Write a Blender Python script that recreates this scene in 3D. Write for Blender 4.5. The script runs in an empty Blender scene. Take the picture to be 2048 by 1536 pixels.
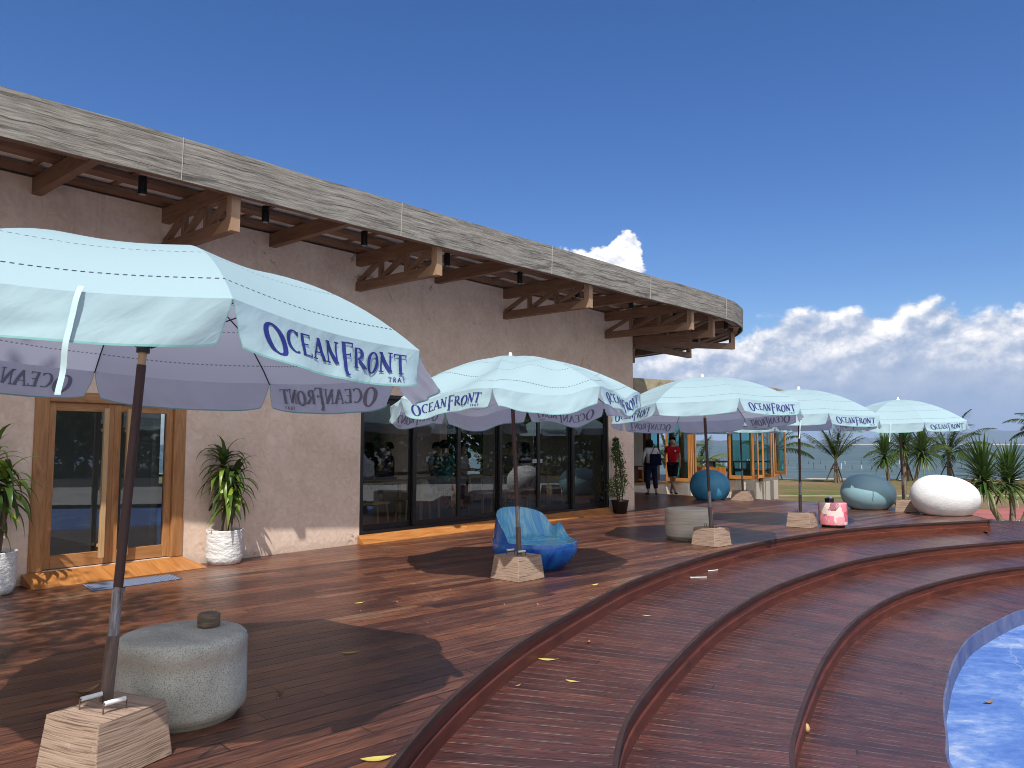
import bpy, bmesh, math, random
from mathutils import Vector, Matrix, noise as mnoise
R = math.radians
rnd = random.Random(7)
scene = bpy.context.scene
col = scene.collection

# ---------------------------------------------------------------- camera, world, sun, exposure
cam_d = bpy.data.cameras.new('camera'); cam = bpy.data.objects.new('camera', cam_d); col.objects.link(cam)
cam_d.sensor_width = 36.0; cam_d.lens = 1538 / 2048 * 36.0
cam_d.clip_start = 0.05; cam_d.clip_end = 60000
cam.location = (0, 0, 1.55); cam.rotation_euler = (R(90 + 4.5), 0, 0)
scene.camera = cam
scene.view_settings.view_transform = 'Standard'; scene.view_settings.look = 'None'
scene.view_settings.gamma = 1.0; scene.view_settings.exposure = 0.55
scene.render.engine = 'CYCLES'
scene.cycles.filter_width = 1.0; scene.cycles.transparent_max_bounces = 16

SUN_EL = 54.0; SUN_AZ = 182.0            # degrees, azimuth clockwise from +Y
sd = Vector((math.sin(R(SUN_AZ)) * math.cos(R(SUN_EL)), math.cos(R(SUN_AZ)) * math.cos(R(SUN_EL)), math.sin(R(SUN_EL))))
sun_l = bpy.data.lights.new('sun', 'SUN'); sun_l.energy = 3.5; sun_l.angle = R(0.53); sun_l.color = (1.0, 0.95, 0.87)
sun = bpy.data.objects.new('sun', sun_l); col.objects.link(sun); sun.location = (0, -5, 20)
sun.rotation_euler = (-sd).to_track_quat('-Z', 'Y').to_euler()

class NT:
    """small helper that writes node graphs"""
    def __init__(s, tree): s.t = tree
    def nd(s, typ, ins=None, **props):
        n = s.t.nodes.new(typ)
        for k, v in props.items(): setattr(n, k, v)
        for k, v in (ins or {}).items():
            sock = n.inputs[k]
            if isinstance(v, bpy.types.NodeSocket): s.t.links.new(v, sock)
            else: sock.default_value = v
        return n
    def m(s, op, a, b=0.0, c=0.0, clamp=False):
        n = s.t.nodes.new('ShaderNodeMath'); n.operation = op; n.use_clamp = clamp
        for i, v in enumerate((a, b, c)):
            if isinstance(v, bpy.types.NodeSocket): s.t.links.new(v, n.inputs[i])
            else: n.inputs[i].default_value = v
        return n.outputs[0]
    def xyz(s, x=0.0, y=0.0, z=0.0):
        return s.nd('ShaderNodeCombineXYZ', {0: x, 1: y, 2: z}).outputs[0]
    def sep(s, v):
        n = s.nd('ShaderNodeSeparateXYZ', {0: v}); return n.outputs[0], n.outputs[1], n.outputs[2]
    def noise(s, vec, scale=5.0, detail=4.0, rough=0.5, dist=0.0):
        return s.nd('ShaderNodeTexNoise', {'Vector': vec, 'Scale': scale, 'Detail': detail, 'Roughness': rough, 'Distortion': dist}).outputs[0]
    def ramp(s, fac, stops, interp='LINEAR'):
        n = s.nd('ShaderNodeValToRGB', {0: fac}); cr = n.color_ramp; cr.interpolation = interp
        while len(cr.elements) < len(stops): cr.elements.new(0.5)
        for e, (p, c) in zip(cr.elements, stops):
            e.position = p; e.color = (c[0], c[1], c[2], 1) if hasattr(c, '__len__') else (c, c, c, 1)
        return n.outputs[0]
    def mix(s, f, a, b, blend='MIX'):
        n = s.t.nodes.new('ShaderNodeMix'); n.data_type = 'RGBA'; n.blend_type = blend
        for i, v in ((0, f), (6, a), (7, b)):
            if isinstance(v, bpy.types.NodeSocket): s.t.links.new(v, n.inputs[i])
            elif i == 0: n.inputs[0].default_value = v
            else: n.inputs[i].default_value = (v[0], v[1], v[2], 1)
        return n.outputs[2]
    def smooth(s, x, a, b):
        n = s.nd('ShaderNodeMapRange', {0: x, 1: a, 2: b, 3: 0.0, 4: 1.0}, interpolation_type='SMOOTHSTEP'); return n.outputs[0]
    def bump(s, h, strength=0.3, dist=0.01):
        return s.nd('ShaderNodeBump', {'Height': h, 'Strength': strength, 'Distance': dist}).outputs[0]

# sky: Nishita with procedural cumulus banks low over the sea, plus an unseen fill bank behind
world = bpy.data.worlds.new('World'); scene.world = world; world.use_nodes = True
W = NT(world.node_tree); world.node_tree.nodes.clear()
sky = W.nd('ShaderNodeTexSky', sky_type='NISHITA', sun_disc=False, sun_elevation=R(SUN_EL), sun_rotation=R(SUN_AZ))
sky.air_density = 1.0; sky.dust_density = 0.4; sky.ozone_density = 4.0; sky.altitude = 0
hsv = W.nd('ShaderNodeHueSaturation', {'Hue': 0.512, 'Saturation': 1.27, 'Value': 1.0, 'Color': sky.outputs[0]})
bg1 = W.nd('ShaderNodeBackground', {'Color': hsv.outputs[0], 'Strength': 0.088})
gx, gy, gz = W.sep(W.nd('ShaderNodeTexCoord').outputs['Generated'])
DEG = 57.29578
az = W.m('MULTIPLY', W.m('ARCTAN2', gx, gy), DEG)
el = W.m('MULTIPLY', W.m('ARCSINE', gz), DEG)
def cloudnoise(da, de, scale, det):
    v = W.xyz(W.m('ADD', az, da), W.m('MULTIPLY', W.m('ADD', el, de), 1.35), 3.3)
    return W.noise(v, scale, det, 0.60, 0.08)
n1 = cloudnoise(0, 0, 0.27, 9.0)
n2 = cloudnoise(-0.35, 0.6, 0.27, 9.0)      # the same field a little nearer the sun: what is dense there shades this spot
big = W.noise(W.xyz(az, 0.0, 9.1), 0.16, 2.0, 0.5)
top = W.m('ADD', 9.0, W.m('MULTIPLY', W.m('SUBTRACT', big, 0.5), 5.0))
lowmask = W.m('ADD', W.m('MULTIPLY', W.m('SUBTRACT', n1, 0.5), 4.6), W.m('MULTIPLY', W.m('SUBTRACT', top, el), 0.85))
lowmask = W.smooth(lowmask, 0.0, 0.75)
azfade = W.smooth(W.m('ABSOLUTE', W.m('SUBTRACT', az, 24.0)), 40.0, 17.0)
back_fill = W.m('MULTIPLY', W.smooth(W.m('ABSOLUTE', az), 75.0, 105.0), W.smooth(W.m('ADD', W.m('MULTIPLY', W.m('SUBTRACT', n1, 0.5), 1.3), W.m('MULTIPLY', W.m('SUBTRACT', 52.0, el), 0.03)), 0.0, 0.3))  # unseen cloud bank behind the camera, added to brighten the shaded fronts
lowmask = W.m('MULTIPLY', lowmask, azfade)
dx = W.m('DIVIDE', W.m('SUBTRACT', az, 6.4), 3.3); dy = W.m('DIVIDE', W.m('SUBTRACT', el, 13.0), 1.9)
dx2 = W.m('DIVIDE', W.m('SUBTRACT', az, 8.4), 1.5); dy2 = W.m('DIVIDE', W.m('SUBTRACT', el, 14.2), 1.35)
def blob(a, b): return W.m('SUBTRACT', 1.0, W.m('ADD', W.m('MULTIPLY', a, a), W.m('MULTIPLY', b, b)))
puff = W.m('MAXIMUM', blob(dx, dy), blob(dx2, dy2))
puff = W.smooth(W.m('ADD', puff, W.m('MULTIPLY', W.m('SUBTRACT', n1, 0.5), 4.5)), 0.0, 0.3)
cmask = W.m('MAXIMUM', W.m('MAXIMUM', lowmask, puff), back_fill)
lit = W.m('ADD', W.m('MULTIPLY', W.m('SUBTRACT', n1, n2), 3.2), 0.52, clamp=True)
crest = W.smooth(W.m('SUBTRACT', top, el), 7.0, 0.5)
puffl = W.smooth(el, 10.5, 11.8)
lit = W.m('MULTIPLY', lit, W.m('MAXIMUM', W.m('ADD', W.m('MULTIPLY', crest, 0.85), 0.22), puffl), clamp=True)
lit = W.m('ADD', lit, W.m('MULTIPLY', W.m('MAXIMUM', puffl, back_fill), 0.25), clamp=True)
ccol = W.ramp(lit, [(0.0, (0.26, 0.345, 0.50)), (0.35, (0.40, 0.46, 0.58)), (0.6, (0.62, 0.64, 0.70)), (0.9, (0.90, 0.88, 0.86))])
lowhaze = W.smooth(el, 4.5, 0.3)
ccol = W.mix(W.m('MULTIPLY', lowhaze, 0.7), ccol, (0.27, 0.37, 0.56))
bg2 = W.nd('ShaderNodeBackground', {'Color': ccol, 'Strength': 0.92})
mx = W.nd('ShaderNodeMixShader', {0: cmask, 1: bg1.outputs[0], 2: bg2.outputs[0]})
W.nd('ShaderNodeOutputWorld', {0: mx.outputs[0]})

# ---------------------------------------------------------------- mesh and tagging helpers
ORG = {}
class MB:
    def __init__(s): s.v = []; s.f = []; s.uv = []; s.sm = []
    def add(s, vs, fs, uvs=None, smooth=False):
        o = len(s.v); s.v += [Vector(p) for p in vs]
        for i, f in enumerate(fs):
            s.f.append([o + k for k in f]); s.sm.append(smooth)
            s.uv.append(uvs[i] if uvs else [(0, 0)] * len(f))
    def frame(s, c, hx, hy, hz, ax, ay, az_, taper=1.0):
        """box from centre, half sizes and three unit axes; UV x runs along ax"""
        c, ax, ay, az_ = Vector(c), Vector(ax), Vector(ay), Vector(az_)
        P = []
        for sx in (-1, 1):
            for sy in (-1, 1):
                for sz in (-1, 1):
                    k = taper if sz > 0 else 1.0
                    P.append(c + ax * hx * sx * k + ay * hy * sy * k + az_ * hz * sz)
        F = [(0, 1, 3, 2), (4, 6, 7, 5), (0, 4, 5, 1), (2, 3, 7, 6), (0, 2, 6, 4), (1, 5, 7, 3)]
        ou, ov = rnd.random() * 30, rnd.random() * 30
        U = []
        for k, f in enumerate(F):
            q = []
            for i in f:
                x = (1 if i & 4 else -1) * hx; y = (1 if i & 2 else -1) * hy; z = (1 if i & 1 else -1) * hz
                q.append((ou + x, ov + (z if k in (2, 3) else y)) if k >= 2 else (ou + z * 0.3, ov + y))
            U.append(q)
        s.add(P, F, U)
    def box(s, c, sx, sy, sz, rz=0.0, taper=1.0, long='x'):
        a, b = Vector((math.cos(rz), math.sin(rz), 0)), Vector((-math.sin(rz), math.cos(rz), 0)); z = Vector((0, 0, 1))
        s.frame(c, sx / 2, sy / 2, sz / 2, a, b, z, taper)
    def bar(s, p, q, w, h, up=(0, 0, 1)):
        """box beam from p to q, w wide, h high"""
        p, q = Vector(p), Vector(q); a = (q - p); L = a.length; a.normalize()
        b = Vector(up).cross(a)
        if b.length < 1e-4: b = Vector((1, 0, 0)).cross(a)
        b.normalize(); u = a.cross(b)
        s.frame((p + q) / 2, L / 2, w / 2, h / 2, a, b, u)
    def tube(s, path, rad, seg=10, cap=True, smooth=True):
        path = [Vector(p) for p in path]; n = len(path)
        rad = [rad] * n if not hasattr(rad, '__len__') else rad
        rings = []; ref = None; L = 0
        for i, p in enumerate(path):
            t = (path[min(i + 1, n - 1)] - path[max(i - 1, 0)]).normalized()
            if ref is None: ref = t.orthogonal().normalized()
            b = (ref - t * ref.dot(t)).normalized(); ref = b; c = t.cross(b)
            if i: L += (p - path[i - 1]).length
            rings.append(([p + (b * math.cos(a) + c * math.sin(a)) * rad[i] for a in [2 * math.pi * k / seg for k in range(seg)]], L))
        vs = [q for r_, _ in rings for q in r_]; fs = []; us = []
        for i in range(n - 1):
            for k in range(seg):
                k2 = (k + 1) % seg
                fs.append((i * seg + k, i * seg + k2, (i + 1) * seg + k2, (i + 1) * seg + k))
                w = 2 * math.pi * rad[i] / seg
                us.append([(rings[i][1], k * w), (rings[i][1], (k + 1) * w), (rings[i + 1][1], (k + 1) * w), (rings[i + 1][1], k * w)])
        s.add(vs, fs, us, smooth)
        if cap:
            s.add(rings[0][0], [tuple(reversed(range(seg)))]); s.add(rings[-1][0], [tuple(range(seg))])
    def lathe(s, prof, c=(0, 0, 0), seg=40, smooth=True, fn=None):
        c = Vector(c); vs = []; fs = []; us = []; n = len(prof)
        for k in range(seg):
            a = 2 * math.pi * k / seg
            for r_, z in prof:
                rr = r_ * (fn(a, z) if fn else 1.0)
                vs.append(c + Vector((rr * math.cos(a), rr * math.sin(a), z)))
        rm = max(p[0] for p in prof)
        for k in range(seg):
            k2 = (k + 1) % seg
            for i in range(n - 1):
                fs.append((k * n + i, k2 * n + i, k2 * n + i + 1, k * n + i + 1))
                u0, u1 = k * 2 * math.pi * rm / seg, (k + 1) * 2 * math.pi * rm / seg
                us.append([(u0, prof[i][1]), (u1, prof[i][1]), (u1, prof[i + 1][1]), (u0, prof[i + 1][1])])
        s.add(vs, fs, us, smooth)
    def grid(s, fn, nu, nv, uvfn=None, smooth=True, flip=False):
        vs = [fn(i / nu, j / nv) for j in range(nv + 1) for i in range(nu + 1)]; fs = []; us = []
        uvfn = uvfn or (lambda a, b: (a, b))
        for j in range(nv):
            for i in range(nu):
                q = [(i, j), (i + 1, j), (i + 1, j + 1), (i, j + 1)]
                if flip: q.reverse()
                fs.append(tuple(b * (nu + 1) + a for a, b in q)); us.append([uvfn(a / nu, b / nv) for a, b in q])
        s.add(vs, fs, us, smooth)
    def build(s, name, mat, parent=None):
        me = bpy.data.meshes.new(name)
        org = ORG.get(parent.name, Vector((0, 0, 0))) if parent else Vector((0, 0, 0))
        me.from_pydata([tuple(p - org) for p in s.v], [], s.f)
        uvl = me.uv_layers.new(name='UVMap'); k = 0
        flat = [c for q in s.uv for c in q]
        for i, c in enumerate(flat): uvl.data[i].uv = c
        me.polygons.foreach_set('use_smooth', s.sm)
        me.materials.append(mat); me.update()
        o = bpy.data.objects.new(name, me); col.objects.link(o)
        if parent: o.parent = parent
        ORG[o.name] = org
        return o
def empty(name, loc, label, cat, group=None):
    o = bpy.data.objects.new(name, None); col.objects.link(o); o.location = loc; o.empty_display_size = 0.2
    ORG[o.name] = Vector(loc); tag(o, label, cat, group); return o
def tag(o, label=None, cat=None, group=None, kind=None):
    if label: o['label'] = label
    if cat: o['category'] = cat
    if group: o['group'] = group
    if kind: o['kind'] = kind
    return o
def single(mb, name, mat, label, cat, group=None):
    return tag(mb.build(name, mat), label, cat, group)
def kids(o): return [c for c in bpy.data.objects if c.parent == o]
def clone(o, loc, rz, label=None, scale=None):
    def rec(a, par):
        b = a.copy(); col.objects.link(b)
        if par is not None: b.parent = par
        for ch in kids(a): rec(ch, b)
        return b
    c = rec(o, None); c.location = loc; c.rotation_euler = (0, 0, rz)
    if scale: c.scale = (scale,) * 3
    if label: c['label'] = label
    return c
def bevel(o, w, seg=2):
    m = o.modifiers.new('bevel', 'BEVEL'); m.width = w; m.segments = seg; m.limit_method = 'ANGLE'; m.angle_limit = R(35); return o

# frame of the long facade: s along it, o out towards the terrace
FA = Vector((-4.03, 10.24, 0)); FD = Vector((0.6449, 0.7643, 0)); FN = Vector((0.7643, -0.6449, 0))
def L(s, o=0.0, z=0.0): return FA + FD * s + FN * o + Vector((0, 0, z))
ZUP = Vector((0, 0, 1))
def fbox(mb, s0, s1, o0, o1, z0, z1):
    """box in the facade frame, UV along s when it is the longest side, else along z"""
    c = L((s0 + s1) / 2, (o0 + o1) / 2, (z0 + z1) / 2); a = [(abs(s1 - s0), FD), (abs(o1 - o0), FN), (abs(z1 - z0), ZUP)]
    a.sort(key=lambda t: -t[0])
    x, y = a[0][1], a[1][1]; z = a[2][1]
    if x.cross(y).dot(z) < 0: z = -z
    mb.frame(c, a[0][0] / 2, a[1][0] / 2, a[2][0] / 2, x, y, z)

# ---------------------------------------------------------------- materials
def mat(name, base=(0.5, 0.5, 0.5), rough=0.6, metal=0.0, spec=0.5):
    m = bpy.data.materials.new(name); m.use_nodes = True; n = NT(m.node_tree)
    b = m.node_tree.nodes['Principled BSDF']
    b.inputs['Base Color'].default_value = (*base, 1); b.inputs['Roughness'].default_value = rough
    b.inputs['Metallic'].default_value = metal; b.inputs['Specular IOR Level'].default_value = spec
    def setb(**k):
        for kk, v in k.items():
            nm = {'color': 'Base Color', 'rough': 'Roughness', 'normal': 'Normal', 'coat': 'Coat Weight', 'coatr': 'Coat Roughness', 'alpha': 'Alpha'}[kk]
            if isinstance(v, bpy.types.NodeSocket): m.node_tree.links.new(v, b.inputs[nm])
            else: b.inputs[nm].default_value = v
    return m, n, b, setb
def uvs(n): return n.sep(n.nd('ShaderNodeUVMap').outputs[0])
def objco(n): return n.nd('ShaderNodeTexCoord').outputs['Object']
def worldco(n): return n.nd('ShaderNodeNewGeometry').outputs['Position']

def planks(name, w, Lp, stops, rough=(0.22, 0.45), gap=0.009, seam=(0.010, 0.006, 0.005), seamw=0.95, stain=0.5, bright=0.0, var=(0.36, 0.62)):
    m, n, b, setb = mat(name)
    u, v, _ = uvs(n)
    q = n.m('DIVIDE', v, w); vi = n.m('FLOOR', q); vf = n.m('FRACT', q)
    ro = n.nd('ShaderNodeTexWhiteNoise', {'W': vi}, noise_dimensions='1D').outputs[0]
    uu = n.m('ADD', n.m('DIVIDE', u, Lp), n.m('MULTIPLY', ro, 7.3)); ui = n.m('FLOOR', uu); uf = n.m('FRACT', uu)
    rd = n.nd('ShaderNodeTexWhiteNoise', {'Vector': n.xyz(vi, ui, 1.7)}, noise_dimensions='3D').outputs[0]
    off = n.m('MULTIPLY', rd, 60.0)
    streak = n.noise(n.xyz(n.m('ADD', n.m('MULTIPLY', u, 1.1), off), n.m('MULTIPLY', v, 26.0), off), 1.0, 6.0, 0.62, 0.6)
    fine = n.noise(n.xyz(n.m('MULTIPLY', u, 5.0), n.m('MULTIPLY', v, 120.0), off), 1.0, 4.0, 0.7)
    blotch = n.noise(n.xyz(u, v, 2.0), 0.9, 4.0, 0.6, 0.8)
    t = n.m('ADD', n.m('ADD', n.m('MULTIPLY', n.m('SUBTRACT', rd, 0.5), var[0]), n.m('MULTIPLY', streak, 0.62)), n.m('ADD', 0.21, n.m('MULTIPLY', n.m('SUBTRACT', blotch, 0.5), var[1])))
    c = n.ramp(n.m('SUBTRACT', t, 0.03), stops)
    c = n.mix(n.smooth(fine, 0.56, 0.40), c, n.mix(0.72, c, (0.010, 0.006, 0.006)))
    c = n.mix(n.m('MULTIPLY', n.smooth(n.noise(n.xyz(n.m('MULTIPLY', u, 2.2), n.m('MULTIPLY', v, 150.0), 7.0), 1.0, 3.0, 0.6), 0.62, 0.72), 0.30), c, (0.34, 0.20, 0.13))
    worn = n.smooth(n.m('ADD', n.m('MULTIPLY', blotch, 0.5), n.m('MULTIPLY', n.noise(n.xyz(n.m('MULTIPLY', u, 2.6), n.m('MULTIPLY', v, 11.0), 5.0), 1.0, 7.0, 0.75), 0.62)), 0.66, 0.76)
    c = n.mix(n.m('MULTIPLY', worn, stain), c, (0.30, 0.22, 0.15))
    g1 = n.m('LESS_THAN', n.m('MULTIPLY', n.m('MINIMUM', vf, n.m('SUBTRACT', 1.0, vf)), w), gap * 0.5)
    g2 = n.m('LESS_THAN', n.m('MULTIPLY', uf, Lp), gap)
    g = n.m('MAXIMUM', g1, g2)
    edge = n.m('MULTIPLY', n.m('MINIMUM', vf, n.m('SUBTRACT', 1.0, vf)), w)
    if bright:      # highlight painted as paler lines along the board edges
        ed = n.m('MULTIPLY', n.m('LESS_THAN', edge, gap * 0.95), n.smooth(n.noise(n.xyz(n.m('MULTIPLY', u, 3.0), vi, 0.0), 1.0, 5.0, 0.7), 0.4, 0.6))
        c = n.mix(n.m('MULTIPLY', ed, bright), c, (0.42, 0.30, 0.24))
    c = n.mix(n.m('MULTIPLY', g, seamw), c, seam)
    setb(color=c, rough=n.m('ADD', rough[0], n.m('MULTIPLY', n.m('ADD', n.m('MULTIPLY', streak, 0.5), n.m('MULTIPLY', n.noise(n.xyz(u, v, 8.0), 2.2, 5.0, 0.7), 0.6)), rough[1] - rough[0])))
    h = n.m('ADD', n.m('MULTIPLY', n.smooth(edge, 0.0, gap * 1.5), 1.0), n.m('MULTIPLY', n.m('ADD', streak, n.m('MULTIPLY', rd, 0.5)), 0.35))
    setb(normal=n.bump(h, 0.45, 0.006))
    b.inputs['Specular IOR Level'].default_value = 0.62
    return m
def wood(name, dark, light, scale=1.0, rough=0.5, contrast=1.0, bump=0.2, spec=0.4, coat=0.0):
    m, n, b, setb = mat(name, rough=rough, spec=spec)
    u, v, _ = uvs(n)
    rings = n.noise(n.xyz(n.m('MULTIPLY', u, 1.3 * scale), n.m('MULTIPLY', v, 9.0 * scale), 0.0), 1.0, 5.0, 0.6, 1.6)
    fine = n.noise(n.xyz(n.m('MULTIPLY', u, 4.0 * scale), n.m('MULTIPLY', v, 90.0 * scale), 3.0), 1.0, 4.0, 0.7)
    t = n.m('ADD', n.m('MULTIPLY', rings, 0.75), n.m('MULTIPLY', fine, 0.25))
    c = n.ramp(n.m('ADD', n.m('MULTIPLY', n.m('SUBTRACT', t, 0.5), 2.4 * contrast), 0.5), [(0.05, dark), (0.95, light)])
    setb(color=c, normal=n.bump(t, bump, 0.004))
    b.inputs['Coat Weight'].default_value = coat; b.inputs['Coat Roughness'].default_value = 0.25
    return m

M = {}
M['deck'] = planks('terrace_boards', 0.145, 2.6, [(0.12, (0.030, 0.014, 0.013)), (0.36, (0.088, 0.030, 0.021)), (0.50, (0.15, 0.060, 0.038)), (0.64, (0.23, 0.080, 0.038)), (0.80, (0.25, 0.165, 0.11))], rough=(0.17, 0.48), stain=0.6)
M['tread'] = planks('step_boards', 0.125, 9.0, [(0.12, (0.024, 0.012, 0.013)), (0.36, (0.070, 0.026, 0.023)), (0.55, (0.120, 0.040, 0.031)), (0.82, (0.24, 0.080, 0.042))], rough=(0.22, 0.46), stain=0.18, bright=0.8, gap=0.009, seam=(0.008, 0.005, 0.005), seamw=0.95, var=(0.20, 0.40))
M['riser'] = wood('riser_boards', (0.045, 0.013, 0.009), (0.17, 0.046, 0.026), 0.8, 0.42, 0.9, 0.25)
M['nosing'] = wood('nosing_boards', (0.016, 0.010, 0.010), (0.07, 0.036, 0.030), 1.0, 0.55, 0.9, 0.3)
M['teak'] = wood('teak', (0.24, 0.095, 0.028), (0.50, 0.255, 0.10), 1.0, 0.42, 1.0, 0.1, coat=0.12)
M['teak_orange'] = wood('oiled_teak', (0.28, 0.095, 0.022), (0.56, 0.25, 0.075), 1.0, 0.4, 1.0, 0.1, coat=0.15)
M['truss'] = wood('truss_wood', (0.13, 0.066, 0.038), (0.29, 0.165, 0.10), 1.0, 0.55, 0.8, 0.15)
M['truss_end'] = wood('truss_end_wood', (0.26, 0.15, 0.085), (0.46, 0.29, 0.18), 1.0, 0.55, 0.8, 0.15)
M['lightwood'] = wood('light_wood', (0.40, 0.24, 0.11), (0.62, 0.42, 0.22), 1.0, 0.5, 0.8, 0.1)
M['darktable'] = wood('dark_table_wood', (0.02, 0.012, 0.008), (0.07, 0.035, 0.022), 1.0, 0.4, 0.8, 0.1)

def m_plaster(name, c1, c2):
    m, n, b, setb = mat(name, rough=0.9, spec=0.15)
    p = worldco(n)
    a = n.noise(p, 1.1, 7.0, 0.62, 0.6); bb = n.noise(p, 7.0, 6.0, 0.65, 1.8); e = n.noise(p, 45.0, 3.0, 0.6)
    t = n.m('ADD', n.m('MULTIPLY', a, 0.5), n.m('MULTIPLY', bb, 0.5))
    c = n.ramp(t, [(0.38, c1), (0.62, c2)])
    c = n.mix(n.m('MULTIPLY', n.smooth(n.noise(p, 2.3, 8.0, 0.75, 2.5), 0.56, 0.72), 0.35), c, (0.66, 0.62, 0.60))
    x, y, z = n.sep(p)
    spl = n.m('MULTIPLY', n.smooth(n.m('ADD', z, n.m('MULTIPLY', n.m('SUBTRACT', bb, 0.5), 0.35)), 0.16, 0.0), 0.35)
    c = n.mix(spl, c, (0.36, 0.27, 0.21))
    vor = n.nd('ShaderNodeTexVoronoi', {'Vector': n.nd('ShaderNodeMapping', {'Vector': p, 'Scale': (1, 1, 0.55)}).outputs[0], 'Scale': 0.55, 'Randomness': 1.0}, feature='DISTANCE_TO_EDGE').outputs[0]
    crk = n.m('MULTIPLY', n.smooth(n.m('ADD', vor, n.m('MULTIPLY', n.m('SUBTRACT', bb, 0.5), 0.05)), 0.0028, 0.0006), n.smooth(n.noise(p, 0.8, 2.0), 0.52, 0.6))
    c = n.mix(n.m('MULTIPLY', crk, 0.5), c, (0.16, 0.11, 0.09))
    drip = n.m('MULTIPLY', n.smooth(n.noise(n.xyz(n.m('MULTIPLY', n.m('ADD', x, y), 3.2), 0.0, n.m('MULTIPLY', z, 0.12)), 1.0, 5.0, 0.7), 0.54, 0.72), n.smooth(z, 2.6, 4.6))
    c = n.mix(n.m('MULTIPLY', drip, 0.28), c, (0.30, 0.22, 0.175))
    setb(color=c, normal=n.bump(n.m('ADD', n.m('MULTIPLY', bb, 1.0), n.m('MULTIPLY', e, 0.3)), 0.2, 0.010))
    return m
M['plaster'] = m_plaster('pink_plaster', (0.65, 0.485, 0.385), (0.82, 0.66, 0.55))
M['plaster_white'] = m_plaster('white_plaster', (0.60, 0.53, 0.48), (0.72, 0.66, 0.61))

def m_fascia():
    m, n, b, setb = mat('weathered_fascia', rough=0.75, spec=0.25)
    u, v, _ = uvs(n)
    wv = n.m('ADD', v, n.m('MULTIPLY', n.noise(n.xyz(u, v, 1.0), 1.3, 3.0, 0.5), 0.05))
    a = n.noise(n.xyz(n.m('MULTIPLY', u, 1.6), n.m('MULTIPLY', wv, 34.0), 0.0), 1.0, 6.0, 0.72, 0.25)
    f = n.noise(n.xyz(n.m('MULTIPLY', u, 7.0), n.m('MULTIPLY', wv, 130.0), 0.0), 1.0, 3.0, 0.7)
    t = n.m('ADD', n.m('MULTIPLY', a, 0.7), n.m('MULTIPLY', f, 0.3))
    c = n.ramp(t, [(0.34, (0.045, 0.040, 0.034)), (0.45, (0.19, 0.172, 0.148)), (0.60, (0.36, 0.335, 0.295)), (0.78, (0.50, 0.47, 0.42))])
    bl = n.noise(n.xyz(n.m('MULTIPLY', u, 0.9), n.m('MULTIPLY', v, 4.5), 4.0), 1.0, 6.0, 0.75, 0.4)
    c = n.mix(n.m('MULTIPLY', n.smooth(bl, 0.52, 0.66), 0.72), c, (0.055, 0.055, 0.052))
    cr = n.m('LESS_THAN', n.m('ABSOLUTE', n.m('SUBTRACT', n.m('FRACT', n.m('ADD', n.m('MULTIPLY', wv, 9.0), n.m('MULTIPLY', n.noise(n.xyz(u, 0.0, 0.0), 1.3, 3.0), 1.2))), 0.5)), 0.035)
    cr = n.m('MULTIPLY', cr, n.smooth(n.noise(n.xyz(n.m('MULTIPLY', u, 1.1), n.m('FLOOR', n.m('MULTIPLY', v, 9.0)), 0.0), 1.0, 2.0), 0.42, 0.55))
    c = n.mix(n.m('MULTIPLY', cr, 0.8), c, (0.045, 0.035, 0.03))
    setb(color=c, normal=n.bump(n.m('SUBTRACT', t, cr), 0.6, 0.012))
    return m
M['fascia'] = m_fascia()
M['seam'] = mat('seam_filler', (0.42, 0.39, 0.34), 0.8)[0]
M['soffit'] = mat('soffit_board', (0.80, 0.75, 0.68), 0.8)[0]
M['roof_top'] = mat('roof_metal_sheet', (0.35, 0.35, 0.36), 0.5)[0]

def m_stonewood():
    m, n, b, setb = mat('wood_grain_concrete', rough=0.8, spec=0.25)
    u, v, _ = uvs(n)
    wv = n.m('ADD', v, n.m('MULTIPLY', n.noise(n.xyz(n.m('MULTIPLY', u, 2.0), v, 1.0), 1.0, 2.0, 0.5), 0.05))
    a = n.noise(n.xyz(n.m('MULTIPLY', u, 2.5), n.m('MULTIPLY', wv, 105.0), 0.0), 1.0, 5.0, 0.65, 0.5)
    c = n.ramp(a, [(0.36, (0.13, 0.088, 0.068)), (0.47, (0.31, 0.22, 0.165)), (0.62, (0.41, 0.30, 0.23))])
    c = n.mix(n.m('MULTIPLY', n.smooth(n.noise(n.xyz(u, v, 0.0), 9.0, 6.0, 0.7), 0.62, 0.75), 0.5), c, (0.6, 0.52, 0.45))
    setb(color=c, normal=n.bump(a, 0.5, 0.006)); return m
M['block'] = m_stonewood()
M['blockedge'] = mat('chipped_mortar', (0.62, 0.52, 0.44), 0.9)[0]
M['darkmetal'] = mat('black_aluminium', (0.012, 0.010, 0.010), 0.28, 0.0, 0.6)[0]
M['black'] = mat('black_plastic', (0.008, 0.008, 0.009), 0.35)[0]
M['rusty'] = wood('brown_steel_pipe', (0.035, 0.016, 0.014), (0.10, 0.048, 0.038), 1.0, 0.5, 0.7, 0.2)
M['sleeve'] = wood('scratched_sleeve_pipe', (0.06, 0.04, 0.035), (0.26, 0.19, 0.155), 1.2, 0.5, 1.2, 0.3)
def m_wrap():
    m, n, b, setb = mat('cloudy_plastic_wrap', rough=0.22, spec=0.6)
    u, v, _ = uvs(n); a = n.noise(n.xyz(n.m('MULTIPLY', u, 5.0), n.m('MULTIPLY', v, 50.0), 0.0), 1.0, 4.0, 0.7)
    setb(color=n.ramp(a, [(0.35, (0.10, 0.09, 0.09)), (0.6, (0.30, 0.29, 0.30)), (0.75, (0.62, 0.62, 0.63))]), normal=n.bump(a, 0.5, 0.004)); return m
M['wrap'] = m_wrap()
M['steel'] = mat('rusty_rebar', (0.10, 0.06, 0.045), 0.7, 0.3)[0]
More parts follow.
